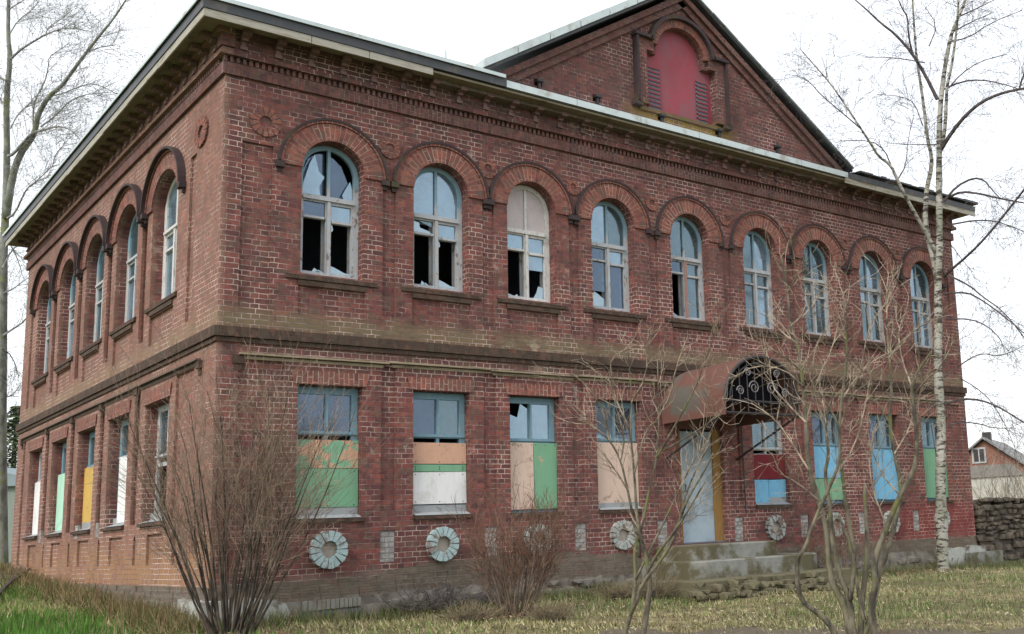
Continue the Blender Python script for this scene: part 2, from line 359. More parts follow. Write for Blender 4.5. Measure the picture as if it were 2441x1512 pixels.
# ---------------------------------------------------------------- the ground
def gh(x, y):
    h = .27-.022*max(0, min(x, 14)-5)
    if y > 0: h += .052*min(y, 9)*(1 if x < 1 else .3)
    if y < 0: h *= max(0, 1+y/6.5)**1.2
    if x < -1: h *= max(.35, 1+(x+1)*.08)
    return h
def ghn(x, y): return gh(x, y)+.018*math.sin(x*2.3+1)*math.cos(y*1.9)+.01*math.sin(x*6.1+y*4.7)
def gp(px, py):                            # where the sight line of a measured point meets the ground
    d = 4.0
    while d < 60:
        p = at(px, py, d)
        if p.z <= gh(p.x, p.y): return p, d
        d += .03
    return at(px, py, 12), 12
def make_ground():
    k = NT('turf_soil'); p = k.pos()
    a = k.noise(.5, p, 5, .65); b = k.noise(5, p, 5, .7)
    c = k.mix(k.ramp(a, .38, .62), (.13, .13, .06), (.23, .19, .11))
    c = k.mix(k.ramp(b, .48, .66), c, (.07, .055, .038))
    c = k.mix(k.ramp(k.noise(1.6, p, 5, .7), .56, .66), c, (.10, .08, .058))
    xyz = k.sep(p)
    g = k.math('MULTIPLY', k.ramp(xyz[0], .5, -2.5), .6)
    c = k.mix(g, c, (.06, .10, .025))
    m = k.fin(c, .95, b, .03, .7, .1)
    xs = [-400, -150, -60, -25]+[-12+.4*i for i in range(90)]+[30, 60, 150, 400]
    ys = [-400, -150, -50, -20]+[-10+.4*i for i in range(75)]+[30, 60, 150, 400]
    mb = MB(); nx, ny = len(xs), len(ys)
    for y in ys:
        for x in xs:
            z = ghn(x, y)-.03
            if .06 < x < 9.55 and .1 < y < 7.7: z = min(z, .25)
            mb.v.append((x, y, z))
    for j in range(ny-1):
        for i in range(nx-1):
            a = j*nx+i; mb.f.append([a, a+1, a+nx+1, a+nx]); mb.uv.append(None); mb.mi.append(0)
    o = mb.build('ground', m, smooth=True); o['kind'] = 'structure'
make_ground()
# a trodden earth path crossing in front of the shrubs
def make_path():
    mb = MB(); m = plain('trodden_earth', (.12, .10, .075), .3, 4, .95, bd=.01, dirt=(.10, .085, .06), dirtscale=1.5)
    P0, P1 = [], []
    for i in range(36):
        px = 1330+i*34; a = gp(px, 1498+5*math.sin(i*.9)+(18 if i < 3 else 0))[0]; b = gp(px, 1640+8*math.sin(i*.7))[0]; P0.append(a); P1.append(b)
    for i in range(35):
        for k_ in range(5):
            q = [P0[i].lerp(P1[i], k_/5), P0[i+1].lerp(P1[i+1], k_/5), P0[i+1].lerp(P1[i+1], (k_+1)/5), P0[i].lerp(P1[i], (k_+1)/5)]
            mb.face([(v.x, v.y, ghn(v.x, v.y)-.022) for v in q])
    mb.build('path', m)['kind'] = 'structure'
make_path()
# ---------------------------------------------------------------- the building
BX = [.879, 1.879, 2.834, 3.807, 4.841, 5.908, 6.883, 7.908, 8.932]
LY = [1.53+1.274*i for i in range(5)]
L_, WD = 9.63, 7.78
TOPW = 4.965
B = empty('brick_building', (L_/2, WD/2, .3), 'long two-storey abandoned red brick building with arched broken windows and boarded ground floor', 'building')
ZS, ZC = 3.035, 3.94
AF, BF = .268, .268; AL, BL = .385, .275
frontmid = [(BX[i]+BX[i+1])/2 for i in range(8)]
leftmid = [(LY[i]+LY[i+1])/2 for i in range(4)]
DOOR = (4.57, 5.19, .66, 2.11)
def up_hole(c, a, b, g=0): return archshape(c, a+g, b+g, ZS-g, ZC)
VENTS_F = [(m, .66, .92) for m in frontmid]
rosF = [BX[i] for i in range(9) if i != 4]
# base walls
def wallskin():
    # front
    mb = MB()
    holes = [up_hole(c, AF, BF) for c in BX]+[rect(c-.268, c+.268, 1.03, 2.11) for i, c in enumerate(BX) if i != 4]+[rect(*DOOR)]
    mb.solid(FRT, rect(0, L_, .05, TOPW), holes, -.20, 0, back=False)
    sk = [up_hole(c, AF, BF, .003) for c in BX]+[rect(c-.271, c+.271, 1.027, 2.113) for i, c in enumerate(BX) if i != 4]+[rect(DOOR[0]-.003, DOOR[1]+.003, DOOR[2]-.003, DOOR[3]+.003)]
    sk += [rect(m-.06, m+.06, 2.74, 3.9) for m in frontmid]           # sunk strips between the upper windows
    sk += [rect(m-.065, m+.065, 1.08, 2.3) for m in frontmid]
    sk += [rect(c-.285, c+.285, 2.68, 2.925) for c in BX]             # sunk panels under the upper sills
    sk += [[(.125, 2.7), (.37, 2.7), (.37, 4.07), (.125, 4.07)], [(L_-.36, 2.7), (L_-.125, 2.7), (L_-.125, 4.07), (L_-.36, 4.07)]]
    sk += [rect(.14, .5, 1.08, 2.29), rect(L_-.37, L_-.125, 1.08, 2.29)]
    sk += [rect(u-.066, u+.066, a, b) for u, a, b in VENTS_F]
    mb.solid(FRT, rect(-.024, L_+.024, .545, 4.62), sk, -.004, .022, back=False)
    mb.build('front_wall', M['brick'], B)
    # left
    mb = MB()
    holes = [up_hole(c, AL, BL) for c in LY]+[rect(c-.36, c+.36, 1.08, 2.12) for c in LY]+[rect(m-.093, m+.093, 1.077, 2.283) for m in leftmid]+[rect(m-.088, m+.088, 2.737, 3.903) for m in leftmid]
    mb.solid(LFT, rect(.2, WD, .05, TOPW), holes, -.20, 0, back=False)
    for m in leftmid: mb.fbox(LFT, m-.12, m+.12, 1.05, 2.31, -.07, -.035); mb.fbox(LFT, m-.12, m+.12, 2.71, 3.93, -.07, -.022)
    sk = [up_hole(c, AL, BL, .003) for c in LY]+[rect(c-.363, c+.363, 1.077, 2.123) for c in LY]
    sk += [rect(m-.085, m+.085, 2.74, 3.9) for m in leftmid]+[rect(m-.09, m+.09, 1.08, 2.28) for m in leftmid]
    sk += [rect(c-.36, c+.36, 2.66, 2.92) for c in LY]
    sk += [rect(.66, .82, 2.7, 4.14), rect(WD-.5, WD-.36, 2.7, 4.1), rect(.52, 1.0, 1.1, 2.28), rect(WD-.52, WD-.36, .75, 2.28)]
    for c in LY:
        sk.append(rect(c-.30, c+.16, .72, .98))
    for m in leftmid+[1.0]:
        sk.append([(m-.13, .72), (m-.05, .72), (m-.05, .94), (m-.09, .985), (m-.13, .94)])
    mb.solid(LFT, rect(.0, WD+.024, .545, 4.62), sk, -.004, .022, back=False)
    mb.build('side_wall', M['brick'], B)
    # far end and rear walls
    mb = MB(); mb.box(L_-.12, L_-.001, .201, WD-.2, .05, TOPW); mb.box(.21, L_-.002, WD-.2, WD-.001, .05, TOPW)
    mb.build('rear_wall', M['brick'], B)
wallskin()
# interior: floors, ceiling and inner walls
mb = MB()
for z in (.55, 2.42, 4.9): mb.box(.205, L_-.13, .205, WD-.21, z, z+.07)
for z0, z1 in ((.63, 2.41), (2.5, 4.89)):
    mb.box(.9, L_-.14, 2.4, 2.5, z0, z1)
    mb.box(2.6, 2.68, 2.51, WD-.22, z0, z1)
    for m in (3.32, 6.4): mb.box(m-.03, m+.03, .21, 2.39, z0, z1)
    for y in (3.4, 5.9): mb.box(.21, 2.59, y-.03, y+.03, z0, z1)
mb.build('interior', M['interior'], B)
def rough_stone(mb, c, r, rng):
    P = [(1, 0, 0), (0, 1, 0), (-1, 0, 0), (0, -1, 0), (0, 0, 1), (0, 0, -1)]
    bm = bmesh.new(); bmesh.ops.create_icosphere(bm, subdivisions=1, radius=1)
    for v in bm.verts:
        k = 1+rng.uniform(-.22, .22); v.co = Vector((max(-.8, min(.8, v.co.x*k*1.1)), max(-.8, min(.8, v.co.y*k)), max(-.75, min(.75, v.co.z*k*1.1))))
    for f in bm.faces: mb.face([(c[0]+v.co.x*r[0], c[1]+v.co.y*r[1], c[2]+v.co.z*r[2]) for v in f.verts])
    bm.free()
# foundation
def foundation():
    rng = random.Random(4)
    mb = MB()
    def strip(F, u0, u1, top, bot, w, n, amp=.02):
        us = [u0+(u1-u0)*i/n for i in range(n+1)]
        vs = [top, top-.01, top-.08, top-.16, top-.26, bot]
        G = [[(u, v+rng.uniform(-.012, .012)*(k > 0), (w if k else w-.035)+rng.uniform(-amp, amp)*(k > 1)+(.02 if k > 2 else 0)) for k, v in enumerate(vs)] for u in us]
        for i in range(n):
            for k in range(len(vs)-1):
                mb.face([F(*G[i][k]), F(*G[i+1][k]), F(*G[i+1][k+1]), F(*G[i][k+1])])
            mb.face([F(us[i], top, -.0), F(us[i+1], top, -.0), F(*G[i+1][0]), F(*G[i][0])])
    strip(FRT, -.055, L_+.06, .42, -.1, .06, 150)
    strip(LFT, -.055, WD+.06, .44, -.1, .05, 110)
    x = .7
    while x < L_:
        w_ = rng.uniform(.05, .12); z_ = gh(x, 0)+rng.uniform(-.02, .11)
        if not (.62 < x < 1.3 or 3.9 < x < 5.9): rough_stone(mb, (x, -.07, z_), (w_, .05, rng.uniform(.03, .07)), rng)
        x += w_*rng.uniform(.6, 1.1)
    mb.build('foundation', M['stone'], B)
    mb = MB()      # stepped courses of grey brick above the footing
    for k, (z0, z1, w) in enumerate(((.50, .55, .030), (.452, .4985, .045), (.40, .4505, .058))):
        n = 60
        for i in range(n):
            a, b = L_*i/n, L_*(i+1)/n; j = rng.uniform(-.006, .006)
            mb.fbox(FRT, a+.001*k, b-.001, z0, z1+(rng.uniform(-.008, .006) if k == 0 else 0), 0, w+j)
            if i < 48: mb.fbox(LFT, WD*i/48, WD*(i+1)/48-.001, z0, z1, 0, w*.8+j)
    mb.build('stepped_courses', M['brick_grey'], B)
    mb = MB()      # crumbling grey brick face above the footing
    n = 40; us = [1.25+2.8*i/n for i in range(n+1)]
    top = [.585+.07*math.sin((u-1.25)*1.15)+rng.uniform(-.02, .02) for u in us]; top[0] = top[-1] = .552
    for i in range(n): mb.face([FRT(us[i], .551, .027), FRT(us[i+1], .551, .027), FRT(us[i+1], top[i+1], .0245), FRT(us[i], top[i], .0245)])
    mb.build('grey_brickwork', M['brick_grey'], B)
    for F, u0, u1, z1, w in ((FRT, -.11, .60, .44, .115), (LFT, -.105, .5, .45, .11), (FRT, L_-.9, L_+.11, .42, .12)):
        mb = MB(); n = 9; us = [u0+(u1-u0)*i/n for i in range(n+1)]
        tp = [z1+rng.uniform(-.02, .02)-(.22*max(0, (u-(u1-.14))/.14)**2 if F is FRT and u0 < 1 else 0) for u in us]
        for i in range(n):
            mb.face([F(us[i], -.05, w), F(us[i+1], -.05, w), F(us[i+1], tp[i+1], w-.02), F(us[i], tp[i], w-.02)])
            mb.face([F(us[i], tp[i], w-.02), F(us[i+1], tp[i+1], w-.02), F(us[i+1], tp[i+1], 0), F(us[i], tp[i], 0)])
        for i in (0, n): mb.face([F(us[i], -.05, 0), F(us[i], -.05, w), F(us[i], tp[i], w-.02), F(us[i], tp[i], 0)])
        mb.build('footing_plaster', M['plaster'], B)
    # cellar light: a lintel of upright grey bricks over a solid dark block that paints the slot's shade
    mb = MB(); rng = random.Random(8)
    for i in range(13): u = .66+i*.036; mb.fbox(FRT, u, u+.031, .318+i*.001, .398, .03, .095+rng.uniform(-.006, .006), True)
    c = mb.build('cellar_lintel', plain('pale_grey_brick_ends', (.25, .24, .21), .35, 12, .95, dirt=(.16, .12, .08), dirtscale=3), B)
    mb = MB(); mb.fbox(FRT, .66, 1.13, .20, .312, .05, .088); mb.build('slot_shade_block', M['interior'], c)
foundation()
# ---- string courses and ledges
def courses(F, L, mids, first, nm):
    lf = F is LFT; mb = MB(); mb.fbox(F, .001 if lf else -.055, L+.055, 2.455, 2.535, .0, .055, True)
    mb.fbox(F, .001 if lf else -.04, L+.04, 2.415, 2.452, .0, .038, True)
    mb.build('string_course', M['brick_dark'], B)
    mb = MB(); ms = [first]+mids+[L-.3]
    rng = random.Random(len(mids))
    for a, b in zip(ms, ms[1:]):
        z = 2.318+rng.uniform(-.006, .006)
        mb.fbox(F, a+.0, b-.012, z+.004, z+.019, .0, .062); mb.fbox(F, a+.03, b-.05, z-.028, z-.003, .0, .03)
    mb.build('hood_ledge', M['ledge'] if not lf else plain('dark_ledge', (.13, .10, .085), .35, 6, .9), B)  # side ledge gets a darker, browner tone than the front one
    for m in (ms if lf else ms[:1]):
        q = .4 if not lf else 1; mb = MB(); mb.fbox(F, m-.045, m+.045, 2.25, 2.312, .0, .03+.02*q); mb.fbox(F, m-.035, m+.035, 2.20, 2.249, .0, .02+.012*q)
        mb.build('ledge_bracket', M['brick_dark'], B)
courses(FRT, L_, frontmid, .14, 'f'); courses(LFT, WD, leftmid, .36, 'l')
# ---- frieze, dentils, cornice brackets, soffit, fascia
def frieze(F, L, s0):
    e = lambda q: .001 if F is LFT else -q
    mb = MB(); mb.fbox(F, e(.05), L+.05, 4.60, 4.70, .0, .05, True); mb.build('frieze', M['brick_frieze'], B)
    mb = MB(); mb.fbox(F, e(.03), L+.03, 4.701, 4.752, 0, .03)
    n = int(L/.05)
    for i in range(n+1):
        if F is FRT or i > 1: mb.fbox(F, -.05+i*.05, -.05+i*.05+.026, 4.702, 4.75, .03, .056)
    mb.build('dentil_course', M['brick_frieze'], B)
    mb = MB(); mb.fbox(F, e(.085), L+.085, 4.753, 4.79, 0, .085); mb.fbox(F, e(.065), L+.065, 4.791, 4.815, 0, .065)
    mb.fbox(F, e(.05), L+.05, 4.816, 4.9305, 0, .05); mb.fbox(F, e(.115), L+.115, 4.931, TOPW, 0, .115); mb.build('cornice', M['brick'], B)
    mb = MB(); d, q = (.036, .72) if F is FRT else (.042, .9)
    mb.fbox(F, -d*.9, d*.9, 4.918, 4.962, .05, .075+.125*q); mb.fbox(F, -d*.7, d*.7, 4.892, 4.917, .05, .05+.07*q); mb.fbox(F, -d*.8, d*.8, 4.822, 4.852, .05, .05+.035*q); mb.fbox(F, -d*.5, d*.5, 4.849, 4.895, .049, .049+.02*q)
    proto = mb.build('cornice_bracket', M['bracket'], B)
    n = int((L-.2)/.27); st = (L-.2)/n
    for i in range(n+1):
        o = proto if i == 0 else proto.copy()
        if i: COL.objects.link(o)
        o.location = Vector(F(.1+st*i, 0, 0))*S
frieze(FRT, L_, .1); frieze(LFT, WD, .1)
# solid corner piers where both faces meet
mb = MB(); mb.box(-.078, .03, -.078, .03, 4.822, 4.955); mb.build('corner_pier', M['brick_frieze'], B)
OV = .262
mb = MB()
mb.box(-OV, L_+OV, -OV, 0, 4.966, 4.985); mb.box(-OV, 0, .001, WD+OV, 4.966, 4.985); mb.box(L_, L_+OV, .001, WD+OV, 4.966, 4.985)
mb.build('soffit', M['soffit'], B)
rng = random.Random(9)
def fas(*a): mb = MB(); mb.box(*a); mb.build('fascia_board', M['fascia'], B)
y = -OV
while y < WD+OV-.1:
    l = min(rng.uniform(.9, 1.6), WD+OV-y); dz = rng.uniform(-.008, .008)
    fas(-OV-.014, -OV, y, y+l-.006, 4.932+dz, 4.998+dz*.5); y += l
x = -OV-.014
for l in (.85, .5, .6): fas(x, x+l-.006, -OV-.0155, -OV-.001, 4.932, 4.996); x += l
x = 7.2
while x < L_+OV: fas(x, x+.9, -OV-.0155, -OV-.001, 4.93, 5.0); x += .906
# raw cornice courses where the boards have fallen
mb = MB(); mb.fbox(FRT, 1.74, 7.3, 4.967, 5.012, .0, .245); mb.fbox(FRT, 1.74, 7.3, 4.93, 4.9655, .0, .16); mb.build('bare_cornice', M['brick_grey'], B)
# ---- roofs
def roofs():
    mb = MB(); e = .285; z0, z1 = 5.012, 5.10
    def edge(x0, x1): mb.box(x0, x1, -e, -e+.12, z0, z1)
    x0, x1, y0, y1 = -e, L_+e, -e, WD+e
    # eave boards under the sheet
    mb.box(x0, 2.42, y0, y0+.1, z0-.012, z1-.02); mb.box(7.25, x1, y0, y0+.1, z0-.012, z1-.03)
    mb.box(x0, x0+.1, y0+.101, y1, z0-.012, z1-.02); mb.box(x1-.1, x1, y0+.101, y1, z0-.012, z1-.03)
    h = 5.95; rx0, rx1, ym = WD/2-.2, L_-WD/2+.2, (y0+y1)/2
    A, Bp, C, D = (x0-.01, y0-.01, z1), (x1+.01, y0-.01, z1), (x1+.01, y1, z1), (x0-.01, y1, z1); E, Fp = (rx0, ym, h), (rx1, ym, h)
    zy = lambda y: z1+(h-z1)*(y-A[1])/(ym-A[1])
    for f in ((A, (2.36, A[1], z1), (2.36, .03, zy(.03)), (7.4, .03, zy(.03)), (7.4, A[1], z1), Bp, Fp, E), (Bp, C, Fp), (C, D, E, Fp), (D, A, E)): mb.face(list(f))
    o = mb.build('roof', M['roofmetal'], B)
    mb = MB()     # standing seams and light metal drip edge
    for i in range(16):
        x = -.2+i*.16*4; t = .0
    mb.box(x0-.022, 2.4, y0-.022, y0-.012, z1-.022, z1+.012)
    mb.box(x0-.022, x0-.012, y0-.011, y1, z1-.018, z1+.012)
    mb.build('drip_edge', M['tin'], o)
    mb = MB()     # ragged sheet ends at the right-hand eave
    rng = random.Random(3); x = 7.45
    while x < x1: l = rng.uniform(.1, .2); mb.box(x, x+l-.01, y0-.03, y0+.2, z1+.002, z1+rng.uniform(.015, .035)); x += l
    mb.build('roof_sheet_end', M['roofmetal'], o)
    # tin cap over the cornice below the gable
    mb = MB()
    x = 2.42
    while x < 7.25:
        l = min(.8, 7.25-x)
        P = [(x, -.285, 5.0), (x, -.285, 5.068), (x, .0, 5.17)]; Q = [(x+l-.004, -.285, 5.0), (x+l-.004, -.285, 5.068), (x+l-.004, .0, 5.17)]
        mb.face([P[0], Q[0], Q[1], P[1]]); mb.face([P[1], Q[1], Q[2], P[2]]); mb.face([(x, -.27, 5.001), (x+l, -.27, 5.001), (x+l, 0, 5.02), (x, 0, 5.02)]); x += l
    mb.build('cornice_cap', M['tin'], B)
roofs()
def gable():
    AX, AZ = 4.87, 6.86; x0, x1, zb = 2.30, 7.47, 5.02
    sl = (AZ-5.19)/(AX-2.30); sr = (AZ-5.215)/(7.46-AX)
    mb = MB()
    cx, ow = 4.82, .50
    hole = [(cx-ow, 5.33), (cx+ow, 5.33), (cx+ow, 5.98), (cx+.34, 5.98)]+[(cx+.34*math.cos(PI*i/14), 6.04+.32*math.sin(PI*i/14)) for i in range(15)]+[(cx-.34, 5.98), (cx-ow, 5.98)]
    beams = [(2.95, 5.235), (3.66, 5.24), (4.52, 5.225), (5.36, 5.235), (6.3, 5.235)]
    holes = [hole]+[rect(u-.045, u+.045, v, v+.075) for u, v in beams]
    mb.solid(FRT, [(x0, zb), (x1, zb), (AX, AZ-.03)], holes, -.12, .0, back=False)
    g = mb.build('gable_wall', M['brick'], B)
    mb = MB()
    for u, v in beams: mb.fbox(FRT, u-.05, u+.05, v-.01, v+.08, -.16, -.11)
    mb.build('beam_hole', M['interior'], g)
    for u, v in beams:
        q = MB()
        q.fbox(FRT, u-.014, u+.014, v-.03, v+.06, .0, .03); q.fbox(FRT, u-.038, u+.038, v+.036, v+.062, .0, .055)
        q.build('iron_bracket', M['iron'], g)
    # raking brick bands
    mb = MB()
    def rake(xa, za, xb, zb_, off0, off1, w, m):
        d = Vector((xb-xa, zb_-za)).normalized(); n = Vector((d.y, -d.x)); n = n if n.y < 0 else -n
        P = [(xa+n.x*off0, za+n.y*off0), (xb+n.x*off0, zb_+n.y*off0), (xb+n.x*off1, zb_+n.y*off1), (xa+n.x*off1, za+n.y*off1)]
        m.solid(FRT, P, [], -.002, w, back=False)
    for xa, za in ((2.30, 5.19), (7.46, 5.215)):
        rake(xa, za, AX, AZ, .05, .115, .07, mb); rake(xa, za, AX, AZ, .118, .19, .035, mb)
    mb.build('raking_band', M['brick_frieze'], g)
    # the roof of the cross gable with its overhanging verge
    for s_, (xa, za), nm in ((-1, (2.25, 5.165), 'l'), (1, (7.56, 5.19), 'r')):
        mb = MB()
        P = [(xa, za), (AX, AZ+.0), (AX, AZ+.03), (xa, za+.03)]
        mb.solid(FRT, P, [], -4.0, .15 if s_ < 0 else .10)
        r = mb.build('gable_roof', M['roofmetal'], B)
        mb = MB(); rng = random.Random(5)
        n = 7
        for i in range(n):
            t0, t1 = i/n, (i+1)/n-.004
            o = rng.uniform(-.006, .006)
            a = (xa+(AX-xa)*t0, za+(AZ-za)*t0+.031+o); b = (xa+(AX-xa)*t1, za+(AZ-za)*t1+.031+o)
            h = .085 if s_ < 0 else .018
            mb.solid(FRT, [a, b, (b[0], b[1]+h), (a[0], a[1]+h)], [], .0, .175 if s_ < 0 else .125)
        mb.build('verge_flashing', M['tin'] if s_ < 0 else plain('tarnished_zinc', (.30, .34, .35), .2, 4, .5, spec=.4, dirt=(.12, .12, .12), dirtscale=2), r)
    # red louvred hatch
    mb = MB(); mb.solid(FRT, [(u+(.02 if u > cx else -.02), v+(.02 if v > 5.5 else -.02)) for u, v in hole], [], -.075, -.055, back=False)
    h = mb.build('hatch', M['redpanel'], B)
    for ua, ub in ((cx-.44, cx-.26), (cx+.27, cx+.43)):
        for i in range(10):
            mb = MB(); v = 5.38+i*.049
            mb.face([FRT(ua, v+.004, -.030), FRT(ub, v+.004, -.030), FRT(ub, v+.018, -.026), FRT(ua, v+.018, -.026)])
            mb.face([FRT(ua, v+.018, -.026), FRT(ub, v+.018, -.026), FRT(ub, v+.034, -.048), FRT(ua, v+.034, -.048)])
            mb.face([FRT(ua, v+.004, -.030), FRT(ub, v+.004, -.030), FRT(ub, v+.014, -.048), FRT(ua, v+.014, -.048)])
            mb.build('louvre', M['redpanel'], h)
        mb = MB()
        for i in range(10): v = 5.38+i*.049; mb.fbox(FRT, ua+.004, ub-.004, v-.020, v+.010, -.06, -.040)  # solid dark strips stand in for shaded gaps between slats
        mb.build('louvre_slot_shade', M['interior'], h)
    # brick frame and dark hood of the hatch
    mb = MB()
    for s_ in (-1, 1):
        mb = MB(); mb.fbox(FRT, *sorted((cx+s_*(ow+.003), cx+s_*.63)), 5.36, 6.10, -.002, .05)
        mb.fbox(FRT, *sorted((cx+s_*.628, cx+s_*.40)), 5.985, 6.105, -.002, .048); mb.build('hatch_frame', M['brick'], g)
    mb = MB(); mb.ring(FRT, cx, 6.04, .345, .322, .43, .41, -.002, .052, .12, PI-.12, 18); mb.build('hatch_arch', M['brick_arch'], g)
    mb = MB(); mb.ring(FRT, cx, 6.04, .432, .412, .475, .455, -.002, .10, .14, PI-.14, 20)
    for s_ in (-1, 1):
        mb.fbox(FRT, *sorted((cx+s_*.45, cx+s_*.675)), 6.107, 6.14, -.002, .10)
        mb.fbox(FRT, *sorted((cx+s_*.632, cx+s_*.66)), 5.36, 6.105, -.002, .09)
        mb.fbox(FRT, *sorted((cx+s_*.59, cx+s_*.70)), 5.31, 5.355, -.002, .08)
    mb.build('hatch_hood', M['hood'], g)
    mb = MB(); mb.fbox(FRT, cx-.6, cx+.6, 5.285, 5.325, -.002, .03); mb.build('hatch_sill', M['moss'], g)
gable()
mb = MB(); mb.tube([(2.1, .3, 5.15), (2.1, .3, 5.5)], .006, .004, 5); mb.build('aerial', M['iron'], B)
# ---- arches, sills, rosettes
def arch(F, c, a, b, hw, hood_w):
    mb = MB(); da = .165 if F is FRT else .165
    mb.ring(F, c, ZC, a+.004, b+.004, a+da, b+.155, -.002, .04, 0, PI, 26)
    mb.ring(F, c, ZC, a+da+.004, b+.159, a+da+.020, b+.176, -.002, .052, 0, PI, 26)
    o = mb.build('window_arch', M['brick_arch'], B)
    mb = MB(); A0, B0 = a+da+.002, b+.157
    mb.ring(F, c, ZC, A0+.020, B0+.020, A0+.041, B0+.041, -.002, hood_w, .04, PI-.04, 30)
    for s_ in (-1, 1):
        u = c+s_*(A0+.022); g = .0 if s_ > 0 else .0015
        mb.fbox(F, u-.036, u+.034, ZC-.038-g, ZC+.012+g, -.002, hood_w*.9+g); mb.fbox(F, u-.022, u+.020, ZC-.075-g, ZC-.039-g, -.002, hood_w*.5+g)
    mb.build('hood_mould', M['hood'], o)
for c in BX: arch(FRT, c, AF, BF, 0, .06)
for c in LY: arch(LFT, c, AL, BL, 0, .088)
for F, cs, a in ((FRT, BX, .39), (LFT, LY, .46)):
    for c in cs:
        mb = MB()
        mb.face([F(c-a, 3.035, .0), F(c+a, 3.035, .0), F(c+a, 3.010, .045), F(c-a, 3.010, .045)], [(0, 0), (0, 2*a*S), (.2, 2*a*S), (.2, 0)])
        mb.fbox(F, c-a, c+a, 2.978, 3.0095, .0, .044, True); mb.fbox(F, c-a*.75, c+a*.75, 2.93, 2.971, .0, .036)
        mb.build('window_sill', M['brick_dark'], B)
for i, c in enumerate(BX):      # flat arches over the ground-floor windows
    if i == 4: continue
    mb = MB(); mb.solid(FRT, [(c-.30, 2.115), (c+.30, 2.115), (c+.33, 2.225), (c-.33, 2.225)], [], -.002, .035, back=False)
    for k, (f, uv) in enumerate(zip(mb.f, mb.uv)): mb.uv[k] = [(b_, a_) for a_, b_ in uv]
    mb.build('flat_arch', M['brick_arch'], B)
for c in LY:
    mb = MB(); mb.solid(LFT, [(c-.40, 2.125), (c+.40, 2.125), (c+.43, 2.235), (c-.43, 2.235)], [], -.002, .035, back=False)
    for k, uv in enumerate(mb.uv): mb.uv[k] = [(b_, a_) for a_, b_ in uv]
    mb.build('flat_arch', M['brick_arch'], B)
M['ros'] = plain('flaking_pale_blue_paint', (.36, .47, .48), .25, 7, .85, dirt=(.24, .20, .18), dirtscale=6, thr=(.50, .62), bd=.01)
def rosette(F, c, z, ro, ri, mat, core, k=1.0, n=15, wd=.032):
    rng = random.Random(int(c*100)); mb = MB()
    for i in range(n):
        t0 = 2*PI*i/n+.022; t1 = 2*PI*(i+1)/n-.022; rr = ro*rng.uniform(.985, 1.01)
        pt = lambda r, t: (c+r*k*math.cos(t), z+r*math.sin(t))
        P = [pt(ri*rng.uniform(.97, 1.05), t0), pt(rr, t0+.01), pt(rr*1.018, (t0+t1)/2), pt(rr*rng.uniform(.97, 1), t1-.01), pt(ri, t1)]
        mb.solid(F, P, [], -.0, .022+wd*rng.uniform(.8, 1.1), back=False)
    o = mb.build('rosette', mat, B)
    mb = MB(); mb.ring(F, c, z, ri*1.03*k, ri*1.03, ro*.985*k, ro*.985, -.001, .022+wd*.72, 0, 2*PI, 28)
    mb.build('mortar_bed', M['hood'], o)
    mb = MB(); mb.solid(F, [(c+ri*1.04*k*math.cos(2*PI*i/20), z+ri*1.04*math.sin(2*PI*i/20)) for i in range(20)], [], -.001, .008 if F is LFT or wd < .03 else .027, back=False)
    mb.build('rosette_core', core, o)
M['core'] = plain('chalky_plaster', (.40, .36, .31), .25, 8, .9, dirt=(.27, .17, .12), dirtscale=5)
M['ros2'] = plain('flaking_grey_limewash', (.34, .37, .35), .3, 9, .9, dirt=(.17, .12, .10), dirtscale=7, thr=(.50, .60), bd=.01)
for i, c in enumerate(rosF): rosette(FRT, c-.01, .785, (.150, .146, .140, .140, .138, .138, .136, .136)[i], .068, M['ros'] if i < 2 else M['ros2'], M['core'], wd=.052)
for c, z, r in [(.30, 4.262, .125), (frontmid[0], 4.262, .10), (frontmid[1], 4.26, .098), (frontmid[2], 4.25, .085)]+[(m, 4.25, .085) for m in frontmid[3:]]:
    rosette(FRT, c, z, r, r*.4, M['brick_arch'], M['brick_dark'], n=14, wd=.014)
rosette(LFT, .52, 4.28, .13, .055, M['brick_arch'], M['brick_dark'], k=1.25, wd=.02)
for u, a, b in VENTS_F:
    mb = MB(); mb.fbox(FRT, u-.064, u+.064, a+.002, b-.002, .0, .010); mb.build('painted_niche', M['brick_white'], B)
for u in (LY[1]+.62, LY[3]+.75, 4.3):
    mb = MB(); mb.fbox(LFT, u-.06, u+.06, 1.0, 1.14, .0, .026); mb.build('painted_niche', M['brick_white'], B)
